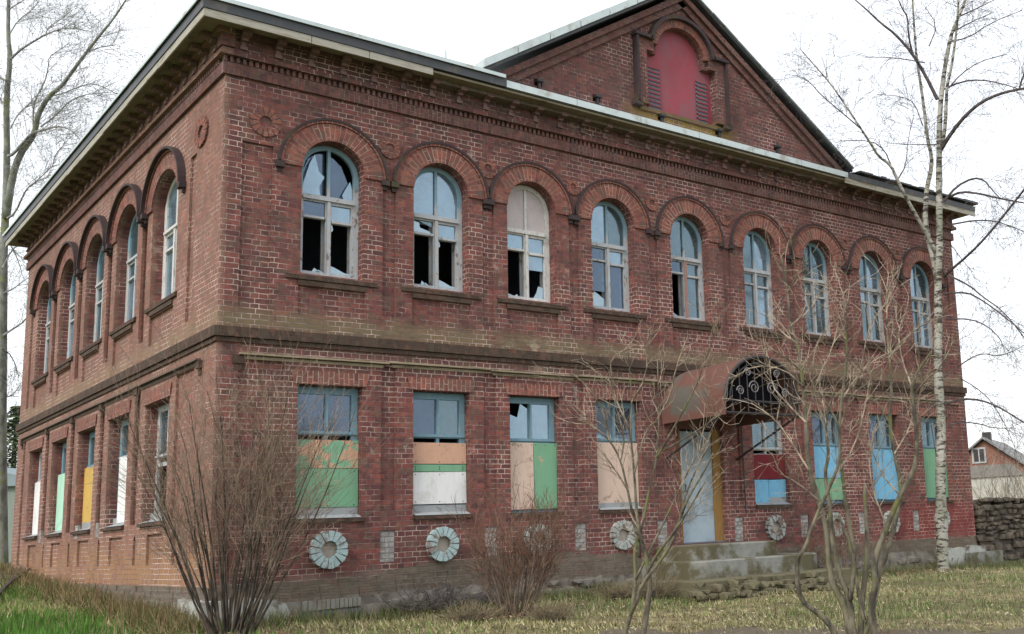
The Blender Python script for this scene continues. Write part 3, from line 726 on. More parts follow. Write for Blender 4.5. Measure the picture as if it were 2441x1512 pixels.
# ---- windows
def clip_arch(u0, u1, z0, c, a, b, n=10):       # part of an arched light between u0 and u1
    f = lambda u: ZC+b*math.sqrt(max(0, 1-((u-c)/a)**2))
    us = [u1+(u0-u1)*i/n for i in range(n+1)]
    return [(u0, z0), (u1, z0)]+[(u, f(u)) for u in us if f(u) > z0+.001]
def pane(F, poly, w, mat, parent, name='pane'):
    mb = MB(); mb.solid(F, poly, [], w, w+.004); return mb.build(name, mat, parent)
GM = {'g': 'gl_sky', 'd': 'gl_dark', 'i': 'gl_dim', 'p': 'b_paper'}
def upper_window(F, c, a, b, st, mat, seed, wd=-.085, mull=None):
    rng = random.Random(seed)
    k = a/AF; fr = .045*k; ai, bi = a-fr, b-.043
    ztr = 3.70+rng.uniform(-.006, .006); m = .013*k; m2 = .026*k; cs = .022*k
    H = {}
    H['A1'] = clip_arch(c-ai*.985, c-m, ztr+.05, c, ai, bi); H['A2'] = clip_arch(c+m, c+ai*.985, ztr+.05, c, ai, bi)
    zb = 3.545+rng.uniform(-.012, .012); z0 = ZS+.05
    H['B1'] = rect(c-ai+cs*.4, c-m2, zb+.02, ztr-.012); H['B2'] = rect(c+m2, c+ai-cs, zb+.0, ztr-.022)
    H['C1'] = rect(c-ai+cs*.4, c-m2, z0, zb-.006); H['C2'] = rect(c+m2, c+ai-cs, z0, zb-.03)
    mb = MB(); mb.solid(F, archshape(c, a-.002, b-.002, ZS+.001, ZC), list(H.values()), wd-.03, wd)
    # raised members give the frame its depth
    mb.fbox(F, c-ai, c+ai, ztr+.003, ztr+.03, wd, wd+.022); mb.fbox(F, c-m2*.55, c+m2*.55, ZS+.03, ztr, wd, wd+.016)
    mb.fbox(F, c-ai-.012, c+ai+.012, ZS+.002, ZS+.026, wd, wd+.03)
    mb.fbox(F, c-ai+.004, c-m2-.002, zb-.004, zb+.016, wd, wd+.01); mb.fbox(F, c+m2+.002, c+ai-cs, zb-.026, zb-.006, wd, wd+.01)
    # double glazing: a thin inner sash
    inner = [rect(c-ai+.012, c-.03*k, z0+.01, ztr-.03), rect(c+.03*k, c+ai-.02, z0+.01, ztr-.03)]
    o = mb.build('window', mat, B)
    mb = MB(); mb.solid(F, rect(c-ai, c+ai, ZS+.02, ztr+.01), inner, wd-.085, wd-.07); mb.build('inner_sash', M['paint'], o)
    if mull: mb = MB(); mb.fbox(F, c-m2*.7, c+m2*.7, ZS+.035, ztr-.002, wd+.017, wd+.021); mb.build('mullion_cover', mull, o)
    for key, s in zip(('A1', 'A2', 'B1', 'B2', 'C1', 'C2'), st):
        P = H[key]; u0 = min(p[0] for p in P); u1 = max(p[0] for p in P); v0 = min(p[1] for p in P); v1 = max(p[1] for p in P); W, Hh = u1-u0, v1-v0
        if s in GM: pane(F, P, wd-.02, M[GM[s]], o, 'pane' if s != 'p' else 'paper_panel')
        elif s == 'm':
            for _ in range(2):
                x = u0+rng.random()*W*.6; q = rng.uniform(.12, .3)*W
                pane(F, [(x, v0), (min(u1, x+q*1.6), v0), (min(u1, x+q*rng.random()*1.4), v0+Hh*rng.uniform(.04, .1))], wd-.02, M['shard'], o, 'shard')
        elif s == 's':        # sloping heap of broken glass along the bottom
            pane(F, [(u0, v0), (u1, v0), (u1, v0+.03*Hh), (u0+.7*W, v0+.05*Hh), (u0+.25*W, v0+.13*Hh), (u0, v0+.16*Hh)], wd-.02, M['shard'], o, 'shard')
            pane(F, [(u0, v1), (u0, v1-.18*Hh), (u0+.14*W, v1-.12*Hh), (u0+.1*W, v1-.03*Hh)], wd-.02, M['shard'], o, 'shard')
        elif s == 'l':        # big left shard in an arched light
            pane(F, [(u0+.01, v0), (u1-.002, v0), (u1-.002, v1-.02*Hh), (u0+.75*W, v1-.03*Hh), (u0+.3*W, v1-.2*Hh), (u0+.06*W, v0+.5*Hh)], wd-.06, M['gl_dim'], o, 'pane')  # inner pane added to lift the black behind to dim blue-grey
            pane(F, [(u0, v0)]+[(u0+.75*W, v0), (u0+.7*W, v0+.2*Hh), (u0+.92*W, v0+.42*Hh), (u0+.68*W, v0+.52*Hh), (u0+.5*W, v0+.88*Hh), (u0+.3*W, v0+.68*Hh), (u0+.05*W, v0+.25*Hh)], wd-.02, M['gl_sky'], o, 'shard')
        elif s == 'r':
            pane(F, [(u0, v0), (u0+.9*W, v0), (u0+.88*W, v0+.35*Hh), (u0+.55*W, v0+.74*Hh), (u0, v0+.97*Hh)], wd-.05, M['gl_dim'], o, 'pane')  # added inner pane, lightens the dark opening
            pane(F, [(u1, v0), (u1, v0+.2*Hh), (u1-.12*W, v0+.42*Hh), (u1-.45*W, v0+.1*Hh), (u1-.4*W, v0)], wd-.02, M['gl_sky'], o, 'shard')
        elif s == 'b':        # jagged pane in a small light
            pane(F, [(u0, v0), (u1, v0), (u0+.8*W, v0+.22*Hh), (u0+.35*W, v0+.4*Hh), (u0+.3*W, v0+.8*Hh), (u0, v0+.9*Hh)], wd-.02, M['shard'], o, 'shard')
            pane(F, [(u0+.2*W, v1), (u1, v1), (u1, v0+.55*Hh), (u0+.7*W, v0+.7*Hh)], wd-.02, M['gl_dark'], o, 'shard')
        elif s == 'h':        # upper part glazed, lower part gone
            pane(F, rect(u0, u1, v0+.66*Hh, v1), wd-.02, M['gl_sky'], o, 'pane')
            pane(F, [(u0+.3*W, v0), (u1, v0), (u1, v0+.27*Hh), (u0+.65*W, v0+.3*Hh), (u0+.5*W, v0+.12*Hh)], wd-.02, M['shard'], o, 'shard')
        elif s == 'w':        # pale cloth or paper stuffed at the bottom
            pane(F, [(u0, v0), (u1, v0), (u1, v0+.16*Hh), (u0+.55*W, v0+.28*Hh), (u0+.3*W, v0+.33*Hh), (u0, v0+.22*Hh)], wd-.03, M['shard'], o, 'cloth')
            pane(F, rect(u0, u1, v0+.34*Hh, v1), wd-.02, M['gl_dim'], o, 'pane')
    return o
FS = ['lridms', 'ggbgms', 'ppggmh', 'gdiggd', 'ddidmd', 'dgdddg', 'dddddd', 'dggddd', 'gddddg']
FS[0] = 'lrigms'; FS[3] = 'gdigwi'
for i, c in enumerate(BX):
    upper_window(FRT, c, AF, BF, FS[i], M['paintwhite'] if i == 2 else M['paint'], 20+i,
                 mull=board('rusty_pink_batten', (.33, .19, .16), (.2, .12, .1)) if i == 4 else None)
LS = ['ggdggg', 'gdidgg', 'dddddd', 'gdgddg', 'dddddd']
for i, c in enumerate(LY): upper_window(LFT, c, AL, BL, LS[i], M['paintwhite'] if i == 0 else M['paint'], 40+i, wd=-.075)
def lower_window(F, c, hw, z0, z1, zt, boards, gl, mat, seed, slit=True, wd=-.06, sill=True):
    rng = random.Random(seed); k = hw/.268; e = .035*k
    zt0 = zt+(.05 if slit else .02)
    holes = [rect(c-hw+e, c-.014*k, zt0+.03, z1-.06), rect(c+.014*k, c+hw-e*1.6, zt0+.03, z1-.06)]
    if slit: holes += [rect(c-hw+e, c-.014*k, zt+.006, zt0-.006), rect(c+.014*k, c+hw-e*1.6, zt+.006, zt0-.006)]
    holes.append(rect(c-hw+e, c+hw-e, z0+.1, zt-.03))
    mb = MB(); mb.solid(F, rect(c-hw+.001, c+hw-.001, z0+.001, z1-.001), holes, wd-.03, wd)
    mb.fbox(F, c-hw+.01, c+hw-.01, zt0+.004, zt0+.022, wd, wd+.014); mb.fbox(F, c-.009*k, c+.009*k, zt0+.022, z1-.05, wd, wd+.01)
    o = mb.build('window', mat, B)
    for P, g in zip(holes[:2], gl):
        if g in GM: pane(F, P, wd-.02, M[GM[g]], o)
        else:
            (u0, v0), (u1, _), (_, v1) = P[0], P[1], P[2]; W, Hh = u1-u0, v1-v0
            pane(F, [(u0, v0), (u1, v0), (u1, v0+.85*Hh), (u0+.6*W, v0+Hh), (u0+.45*W, v0+.6*Hh), (u0, v0+.7*Hh)], wd-.02, M['gl_sky'], o, 'shard')
    for (f0, f1, va, vb, m) in boards:
        mb = MB(); w0 = wd+.016+rng.uniform(0, .006)
        j = lambda: rng.uniform(-.004, .004)
        u0, u1 = c-hw+2*hw*f0+.004, c-hw+2*hw*f1-.004
        mb.solid(F, [(u0, va+.002+j()), (u1, va+.002+j()), (u1+j(), vb-.002+j()), (u0+j(), vb-.002+j())], [], w0, w0+.012)
        mb.cur = 1
        for fu in (.07, .5, .93):
            for zz in (va+.02, vb-.022): uu = u0+(u1-u0)*fu; mb.fbox(F, uu-.004, uu+.004, zz-.004, zz+.004, w0+.0121, w0+.0145)
        mb.build('board', [M[m], M['iron']], o)
    if sill:
        mb = MB(); mb.fbox(F, c-hw+.004, c+hw-.004, z0+.002, z0+.088, wd+.002, wd+.03)
        mb.face([F(c-hw+.003, z0+.03, wd+.03), F(c+hw-.003, z0+.03, wd+.03), F(c+hw-.003, z0+.003, .045), F(c-hw+.003, z0+.003, .045)])
        mb.build('window_board', M['b_gray'], o)
    mb = MB(); mb.fbox(F, c-hw-.01, c+hw+.03, z0-.03, z0-.003, .018, .05, True); mb.build('brick_ledge', M['brick_dark'], o)
PB = M['paintblue']
LB = {
 0: (1.03, [(0, 1, 1.44, 1.67, 'b_greenp'), (0, 1, 1.12, 1.438, 'b_green')], 'ii', PB, True, 1.665),
 1: (1.03, [(0, 1, 1.475, 1.665, 'b_peach'), (0, 1, 1.41, 1.473, 'b_green'), (0, 1, 1.13, 1.408, 'b_white')], 'id', PB, True, 1.66),
 2: (1.03, [(0, .52, 1.06, 1.68, 'b_pink'), (.52, 1, 1.06, 1.68, 'b_green')], 'xg', PB, False, 1.67),
 3: (1.03, [(0, 1, 1.10, 1.70, 'b_pink')], 'gi', PB, False, 1.69),
 5: (1.0, [(0, 1, 1.32, 1.60, 'b_red'), (0, .48, 1.06, 1.318, 'b_blue'), (.482, 1, 1.06, 1.318, 'b_blue')], 'dd', M['paint'], True, 1.60),
 6: (1.0, [(0, 1, 1.33, 1.70, 'b_blue'), (0, 1, 1.07, 1.328, 'b_green')], 'id', PB, False, 1.69),
 7: (1.0, [(0, .5, 1.06, 1.68, 'b_blue'), (.5, 1, 1.06, 1.68, 'b_blue')], 'id', PB, False, 1.67),
 8: (1.0, [(0, 1, 1.06, 1.70, 'b_mint')], 'dd', PB, False, 1.69)}
LB[8][1][0] = (0, 1, 1.06, 1.70, 'b_green')
for i, (z0, bd, gl, mt, sl, zt) in LB.items():
    lower_window(FRT, BX[i], .266, 1.032, 2.108, zt, bd, gl, mt, 60+i, slit=sl, sill=(i in (0, 1, 3, 5)))
LL = [[(0, .35, 1.2, 1.7, 'b_white')], [(0, .8, 1.12, 1.75, 'b_white'), ], [(.2, 1, 1.12, 1.74, 'b_yellow'), (0, .19, 1.12, 1.74, 'b_pink')], [(0, 1, 1.12, 1.76, 'b_mint')], [(0, 1, 1.1, 1.74, 'b_white')]]
for i, c in enumerate(LY): lower_window(LFT, c, .358, 1.082, 2.118, 1.72 if i else 1.6, LL[i], ['id', 'gd', 'dd', 'dd', 'dd'][i], [M['paint'], PB, PB, PB, M['paint']][i], 80+i, slit=(i == 0), wd=-.08)
# ---- door, canopy
mb = MB(); mb.fbox(FRT, 4.63, 5.07, .675, 1.83, -.055, -.035); D = mb.build('door', M['doorsheet'], B)
mb = MB()
for z in (.95, 1.42): mb.fbox(FRT, 4.635, 5.06, z, z+.004, -.036, -.0335)
mb.build('sheet_seam', M['b_gray'], D)
mb = MB(); mb.tube([FRT(4.67, 1.2, -.035), FRT(4.67, 1.2, -.01), FRT(4.67, 1.27, -.01), FRT(4.67, 1.27, -.035)], .006, .006, 5); mb.build('door_handle', M['iron'], D)
mb = MB(); mb.fbox(FRT, 5.075, 5.187, .664, 1.85, -.09, -.02); mb.fbox(FRT, 4.573, 4.625, .664, 1.85, -.09, -.02); mb.build('door_jamb', M['jamb'], D)
mb = MB(); mb.fbox(FRT, 4.573, 5.187, 1.852, 2.105, -.07, -.03); mb.build('transom_panel', M['rust'], D)
mb = MB(); mb.fbox(FRT, 4.573, 5.187, .662, .674, -.1, .0); mb.build('threshold', M['interior'], D)
def canopy():
    c, a, b, zb, y1 = 4.88, .515, .455, 2.03, 1.0
    T = lambda u, v, w: (u, -w, v)
    mb = MB(); n = 24
    for i in range(n):
        t0, t1 = PI*i/n, PI*(i+1)/n
        for w0, w1 in ((.03, .52), (.52, y1)):
            q = lambda t, w, r=0: T(c+(a+r)*math.cos(t), zb+(b+r)*math.sin(t), w)
            r = .0 if w0 < .4 else .006
            mb.face([q(t0, w0, r), q(t1, w0, r), q(t1, w1, r), q(t0, w1, r)]); mb.face([q(t0, w0, r-.012), q(t1, w0, r-.012), q(t1, w1, r-.012), q(t0, w1, r-.012)])
    cn = mb.build('canopy', M['rust'], B, smooth=False)
    mb = MB()      # lower skirts and tie beams
    for s_ in (-1, 1): mb = MB(); mb.box(c+s_*a-.008, c+s_*a+.008, -y1, -.03, zb-.14, zb); mb.build('canopy_skirt', M['rust'], cn)
    mb = MB(); rim = [T(c+a*math.cos(PI*i/24), zb+b*math.sin(PI*i/24), y1) for i in range(25)]
    mb.tube(rim, .016, .016, 6); mb.tube([T(c-a, zb, y1), T(c+a, zb, y1)], .012, .012, 6); mb.tube([T(c-a, zb-.12, y1), T(c+a, zb-.12, y1)], .012, .012, 6)
    rim2 = [T(c+(a-.06)*math.cos(PI*i/24), zb+(b-.06)*math.sin(PI*i/24), y1) for i in range(25)]; mb.tube(rim2, .007, .007, 5)
    for i in range(-4, 5):
        u = i*.105; h = b*math.sqrt(max(0, 1-(u/a)**2)); mb.tube([T(c+u, zb-.12, y1), T(c+u, zb+h*.95, y1)], .006, .006, 5)
    mb.build('canopy_grille', M['iron'], cn)
    for sx_, ux, vz, rr in ((1, .12, .14, .07), (-1, -.12, .14, .07), (1, .31, .10, .05), (-1, -.31, .10, .05), (1, .2, .29, .045), (-1, -.2, .29, .045)):
        mb = MB(); pts = []
        for i in range(28):
            t = i/27*PI*3.2; r_ = rr*(1-i/27*.75); pts.append(T(c+ux+sx_*r_*math.cos(t), zb+vz+r_*math.sin(t), y1+.004))
        mb.tube(pts, .007, .005, 5); mb.build('scroll', M['scroll'], cn)
    mb = MB(); mb.solid(FRT, [(c+a*.97*math.cos(PI*i/20), zb+b*.97*math.sin(PI*i/20)) for i in range(21)], [], .80, .81)
    mb.build('canopy_shade_panel', M['black'], cn)  # added black sheet, stands in for the shade inside the canopy
    for s_ in (-1, 1):
        mb = MB(); mb.tube([T(c+s_*(a-.02), zb-.13, y1-.03), T(c+s_*(a-.02), zb-.5, .03)], .012, .012, 5); mb.build('canopy_strut', M['iron'], cn)
canopy()
mb = MB(); mb.tube([FRT(5.47, .95, .04), FRT(5.46, 1.9, .04)], .008, .008, 5); mb.build('cable', M['iron'], B)
# ---- entrance steps
ST = empty('entrance_steps', (4.88, -.4, .2), 'worn grey concrete entrance steps with rounded ends below the blue-grey door', 'steps')
def step(x0, x1, d, z0, z1, seed):
    rng = random.Random(seed); P = []; r = .22
    for i in range(7): t = PI/2*i/6; P.append((x1-r+r*math.cos(t), d-r+r*math.sin(t)))
    for i in range(7): t = PI/2+PI/2*i/6; P.append((x0+r+r*math.cos(t), d-r+r*math.sin(t)))
    P = [(x1, .065)]+P+[(x0, .065)]; P = [(a+rng.uniform(-.008, .008), b+rng.uniform(-.008, .008)*(b > .07)) for a, b in P]
    mb = MB(); F = lambda u, v, w: (u, -v, w)
    mb.solid(F, P, [], z0, z1-.012); Q = [(x0+(x1-x0)/2+(a-(x0+x1)/2)*.985, b*.985+.001) for a, b in P]
    for (a, b), (q, r_) in zip(zip(P, P[1:]), zip(Q, Q[1:])): mb.face([F(*a, z1-.012), F(*b, z1-.012), F(*r_, z1), F(*q, z1)])
    for t in tessellate_polygon([[Vector((a, b, 0)) for a, b in Q]]): mb.face([F(*Q[i], z1) for i in t])
    mb.build('step', M['concrete'], ST)
def step3():
    st = M['concrete']; M['concrete'] = M['moss2']; step(3.80, 6.05, 1.12, .05, .345, 3); M['concrete'] = st
M['concrete'] = plain('dirty_step_concrete', (.22, .225, .205), .35, 7, .95, bd=.02, dirt=(.10, .09, .055), dirtscale=1.3, thr=(.42, .56))
M['moss2'] = plain('moss_covered_rubble', (.13, .12, .075), .4, 4, .95, bd=.03, dirt=(.085, .065, .045), dirtscale=2.2)
step(4.20, 5.50, .58, .51, .655, 1); step(4.00, 5.80, .86, .345, .51, 2); step3()
kb = MB(); rng = random.Random(7)
x = 3.62
while x < 5.55:
    w_ = rng.uniform(.03, .11); zz = gh(x, -1.38)
    for r_ in range(rng.choice((1, 2, 2, 3))): rough_stone(kb, (x+rng.uniform(-.03, .03), -1.36+.07*r_+rng.uniform(-.05, .05), zz+rng.uniform(-.01, .03)+r_*.05), (w_, rng.uniform(.05, .10), rng.uniform(.025, .055)), rng)
    x += w_*rng.uniform(.9, 1.5)
tag(kb.build('rubble_kerb', M['moss2']), 'low mossy crumbling rubble kerb on the grass in front of the steps', 'kerb')
# ---------------------------------------------------------------- ruined stone wall, slab, neighbours
def ruin():
    rng = random.Random(12); mb = MB()
    x0, x1, yw = 9.80, 12.6, -.02
    mb.box(x0+.02, x1, yw+.06, yw+.5, -.1, .90)
    z = .0
    while z < .99:
        hh = rng.uniform(.035, .09) if z > .45 else rng.uniform(.08, .15); x = x0-rng.random()*.1
        while x < x1:
            wdt = rng.uniform(.06, .26)
            if not (z > .9 and rng.random() < .3): rough_stone(mb, (x+wdt/2, yw+.07+rng.uniform(-.04, .03), z+hh/2+rng.uniform(-.02, .02)), (wdt*.62, .09, hh*rng.uniform(.5, .85)), rng)
            x += wdt
        z += hh
    x = x0
    while x < x1: rough_stone(mb, (x, yw+.25, .97+rng.uniform(-.02, .03)), (.14, .22, .06), rng); x += .17
    o = mb.build('stone_wall', plain('lichened_rubble', (.10, .085, .07), .55, 5, .95, dirt=(.15, .125, .085), dirtscale=2.5, bd=.03))
    tag(o, 'ruined dark rubble stone wall running on from the right end of the building', 'stone wall')
    mb = MB(); p = gp(2300, 1358)[0]
    mb.box(9.25, 9.98, -.20, -.125, -.02, .34)
    tag(mb.build('concrete_slab', M['concrete']), 'flat grey concrete slab standing against the footing at the far right corner', 'slab')
ruin()
def neighbour():
    # gabled house seen past the right end of the building
    d = 38.0; c = at(2357, 1190, d); rt = Vector((RT0[0], RT0[1], 0)); fw = Vector((FWD[0], FWD[1], 0)).normalized()
    u0 = rt*math.cos(R(-24))+fw*math.sin(R(-24)); n0 = Vector((-u0.y, u0.x, 0))
    z0 = .5; za = at(2350, 1045, d).z; ze = at(2441, 1142, d).z
    hw = 1.72; zw = at(2350, 1138, d).z
    F = lambda u, v, w: tuple(c+u0*u*1.06-n0*w+Vector((0, 0, v-c.z)))
    hs = empty('village_house', (c.x, c.y, z0), 'small gabled village house with reddish gable and whitewashed lower wall beyond the stone wall', 'house')
    mb = MB(); mb.solid(F, [(-hw+.12, z0), (hw-.12, z0), (hw-.12, zw), (-hw+.12, zw)], [], -4, 0); mb.build('wall', plain('dirty_whitewash', (.42, .42, .38), .2, 1.2, .9, dirt=(.3, .28, .22)), hs)
    mb = MB(); mb.solid(F, [(-hw+.05, zw+.003), (hw-.05, zw+.003), (0, za-.06)], [], -3.9, .05); gb = mb.build('gable', plain('faded_red_boards', (.24, .12, .09), .3, 3, .9, stretch=(4, 4, .3), dirt=(.18, .13, .11)), hs)
    mb = MB(); mb.solid(F, [(-hw*.72, zw+.005), (hw*.72, zw+.005), (hw*.5, zw+.42), (-hw*.5, zw+.42)], [], .051, .07); mb.build('gable_boarding', plain('grey_boards', (.20, .19, .18), .3, 3, .9), gb)
    mb = MB(); mb.fbox(F, -.42, .05, zw+.5, zw+1.05, .051, .09); wn = mb.build('window', M['paint'], hs)
    mb = MB(); mb.fbox(F, -.36, -.2, zw+.56, zw+.99, .091, .1); mb.fbox(F, -.16, -.01, zw+.56, zw+.99, .091, .1); mb.build('pane', M['iron'], wn)
    rm = plain('grey_slate_sheet', (.22, .22, .22), .3, 1.5, .8, dirt=(.12, .12, .11))
    for s_ in (-1, 1):
        P = [(0, za), (s_*hw*1.08, zw-.12), (s_*hw*1.08, zw-.06), (0, za+.07)]
        mb = MB(); mb.solid(F, P, [], -4.3, .25); mb.build('roof', rm, hs)
    mb = MB(); mb.fbox(F, -.15, .12, za-.05, za+.28, -.9, -.6); mb.build('chimney', M['iron'], hs)
    # little grey-green shed behind the left end
    d = 24; c = at(8, 1240, d); F2 = lambda u, v, w: (c.x+RT0[0]*u-FWD[0]*w, c.y+RT0[1]*u-FWD[1]*w, v)
    sh = empty('garden_shed', (c.x, c.y, .4), 'grey-green boarded shed glimpsed behind the left end of the building', 'shed')
    zt = at(8, 1160, d).z; mb = MB(); mb.fbox(F2, -2.4, .38, .2, zt, -1.6, 0); mb.build('wall', plain('faded_green_boards', (.21, .25, .22), .25, 3, .9, stretch=(4, 4, .4)), sh)
    mb = MB(); mb.solid(F2, [(-2.5, zt+.003), (.46, zt+.003), (.40, zt+.22), (-1.0, zt+.55), (-2.5, zt+.3)], [], -1.8, .12); mb.build('roof', plain('blue_grey_roofing', (.20, .25, .27), .2, 2, .7), sh)
neighbour()
# ---------------------------------------------------------------- bare trees and shrubs
def poly(px, d0, dd=None, k=1.0):
    n = len(px); out = []
    for i, q in enumerate(px):
        dp = d0+(dd*i/(n-1) if dd else 0); out.append(at(q[0], q[1], dp))
    return smooth(out)
def smooth(P, it=1):
    for _ in range(it):
        Q = [P[0]]
        for a, b in zip(P, P[1:]): Q += [a*.75+b*.25, a*.25+b*.75]
        Q.append(P[-1]); P = Q
    return P
def shoot(mb, p, d, L, r, rng, lvl, grav=.0, wig=.16, kids=(3, 5), ang=(25, 55), kink=0, tips=None):
    n = 4 if lvl > 0 else 3
    pts = [p]; dd = d.normalized()
    for i in range(n):
        j = Vector((rng.gauss(0, wig), rng.gauss(0, wig), rng.gauss(0, wig)+grav)); dd = (dd+j).normalized(); pts.append(pts[-1]+dd*(L/n))
    mb.tube(pts, r, max(r*.35, .0011), 4 if r > .008 else 3, cap=False)
    if lvl > 0:
        for _ in range(rng.randint(*kids)):
            t = rng.uniform(.18, .97)*n; i = min(int(t), n-1); q = pts[i].lerp(pts[i+1], t-i)
            ax = (pts[i+1]-pts[i]).normalized(); pr = ax.orthogonal().normalized(); pr.rotate(Matrix.Rotation(rng.uniform(0, 2*PI), 3, ax))
            a = R(rng.uniform(*ang)); shoot(mb, q, ax*math.cos(a)+pr*math.sin(a), L*rng.uniform(.38, .68), max(r*.5, .0013), rng, lvl-1, grav, wig, kids, ang, kink, tips)
    elif tips is not None: tips.append(pts[-1])
def along(mb, P, r, rng, n, L, lvl, grav=0, wig=.16, kids=(2, 4), ang=(30, 65), t0=.25, tips=None):
    seg = [(b-a).length for a, b in zip(P, P[1:])]; tot = sum(seg)
    for _ in range(n):
        t = rng.uniform(t0, 1)*tot; i = 0
        while i < len(seg)-1 and t > seg[i]: t -= seg[i]; i += 1
        q = P[i].lerp(P[i+1], min(1, t/max(seg[i], 1e-6))); ax = (P[i+1]-P[i]).normalized()
        pr = ax.orthogonal().normalized(); pr.rotate(Matrix.Rotation(rng.uniform(0, 2*PI), 3, ax)); a = R(rng.uniform(*ang))
        shoot(mb, q, ax*math.cos(a)+pr*math.sin(a), L*rng.uniform(.5, 1.1), r, rng, lvl, grav, wig, kids, ang, tips=tips)
def limbset(tr, cr, lims, base, rng, twig):
    for (px, r0, r1, dd, trunk) in lims:
        P = poly(px, base, dd); (tr if trunk else cr).tube(P, r0, r1, 8 if r0 > .03 else 5)
        if twig: along(cr, P, max(min(r1*.7, .006), .0022), rng, int(twig[0]*len(px)**.8), twig[1], twig[2], *twig[3:])
def buds(name, tips, m, parent, rng, s=.006, frac=1.0):
    mb = MB()
    for p in tips:
        if rng.random() > frac: continue
        a = Vector((rng.gauss(0, 1), rng.gauss(0, 1), rng.gauss(0, 1))).normalized()*s; b = a.orthogonal()*.6
        mb.face([tuple(p), tuple(p+a+b), tuple(p+a*2), tuple(p+a-b)], [(0, 0)]*4)
    return mb.build(name, m, parent)
M['bud'] = plain('spring_buds', (.15, .15, .075), .4, 5)
M['leafdry'] = plain('dry_leaf', (.38, .33, .22), .3, 9)
def left_tree():
    rng = random.Random(101); D = 16.0; g = at(5, 1368, D)
    T = empty('bare_tree', (g.x, g.y, g.z), 'tall bare grey forked tree at the left edge behind the side wall', 'tree', 'bare trees round the building')
    tr, cr, tips = MB(), MB(), []
    stem = [(5, 1372), (4, 1290), (2, 1064), (3, 950), (5, 815), (7, 680), (8, 600), (14, 505), (17, 378), (15, 235), (25, 139), (19, 84), (21, -10), (24, -120)]
    fork = [(14, 520), (29, 420), (46, 370), (76, 328), (84, 311), (90, 273), (118, 227), (143, 210), (168, 177), (202, 130), (235, 88), (273, 42), (300, 0)]
    tr.tube(poly(stem, D, .3), [.088-.0027*i for i in range(len(smooth(poly(stem, D))))] if False else .09, .016, 9)
    tr.tube(poly(fork, D+.1, -.6), .055, .010, 7)
    L = [([(25, 141), (55, 114), (84, 97), (109, 82), (139, 71), (168, 66), (219, 76)], .02, .004, -.4, 0),
         ([(109, 82), (114, 67), (139, 50), (160, 34)], .009, .004, .3, 0), ([(24, 80), (42, 50), (76, 25), (95, 2)], .012, .004, .3, 0), ([(22, 22), (58, 0)], .012, .006, .3, 0),
         ([(20, 372), (34, 366), (59, 336), (80, 315), (109, 309), (135, 301), (160, 305), (181, 320), (198, 345)], .026, .006, -.5, 0),
         ([(97, 303), (126, 282), (147, 261), (168, 240), (198, 227), (227, 223), (270, 219)], .014, .004, .5, 0),
         ([(80, 315), (78, 273), (84, 235), (105, 202), (116, 160), (114, 139), (143, 118), (168, 101)], .013, .004, .3, 0),
         ([(114, 231), (151, 223), (181, 210), (219, 198), (252, 210), (282, 227)], .012, .004, .4, 0),
         ([(206, 126), (235, 113), (276, 107)], .010, .004, .2, 0), ([(25, 307), (42, 273), (71, 248), (80, 235)], .010, .004, .2, 0),
         ([(18, 520), (36, 509), (55, 467), (67, 446), (93, 429), (126, 420)], .018, .005, -.3, 0), ([(71, 446), (109, 412), (126, 395), (156, 391)], .010, .004, .2, 0), ([(126, 395), (130, 370), (160, 336)], .008, .003, .2, 0),
         ([(15, 193), (0, 185)], .02, .015, .1, 0), ([(10, 252), (0, 235)], .015, .01, .1, 0),
         ([(6, 700), (30, 690), (70, 660)], .014, .004, .4, 0), ([(6, 800), (30, 785), (60, 765), (90, 720)], .02, .006, .5, 0), ([(4, 830), (30, 850), (45, 900)], .012, .004, .4, 0),
         ([(6, 640), (25, 600), (60, 570)], .016, .005, .4, 0), ([(3, 950), (25, 945), (40, 930)], .012, .004, .4, 0), ([(5, 560), (30, 590), (50, 640)], .012, .004, .5, 0)]
    limbset(tr, cr, L, D, rng, None)
    for px, r0, r1, dd, _ in L: along(cr, poly(px, D, dd), .0032, rng, 7+4*len(px), .62, 2, .03, .15, (2, 4), (25, 60), .1, tips)
    along(cr, poly(fork, D+.1, -.6), .0036, rng, 48, .8, 2, .05, .14, (2, 4), (25, 55), .3, tips)
    along(cr, poly(stem, D, .3), .0036, rng, 40, .8, 2, .03, .14, (2, 4), (35, 65), .35, tips)
    tr.build('trunk', M['bark_grey'], T, True); cr.build('crown', bark('pale_grey_twigs', (.30, .30, .28), (.16, .16, .15)), T)
    buds('buds', tips, M['bud'], T, rng, .011, .8)
left_tree()
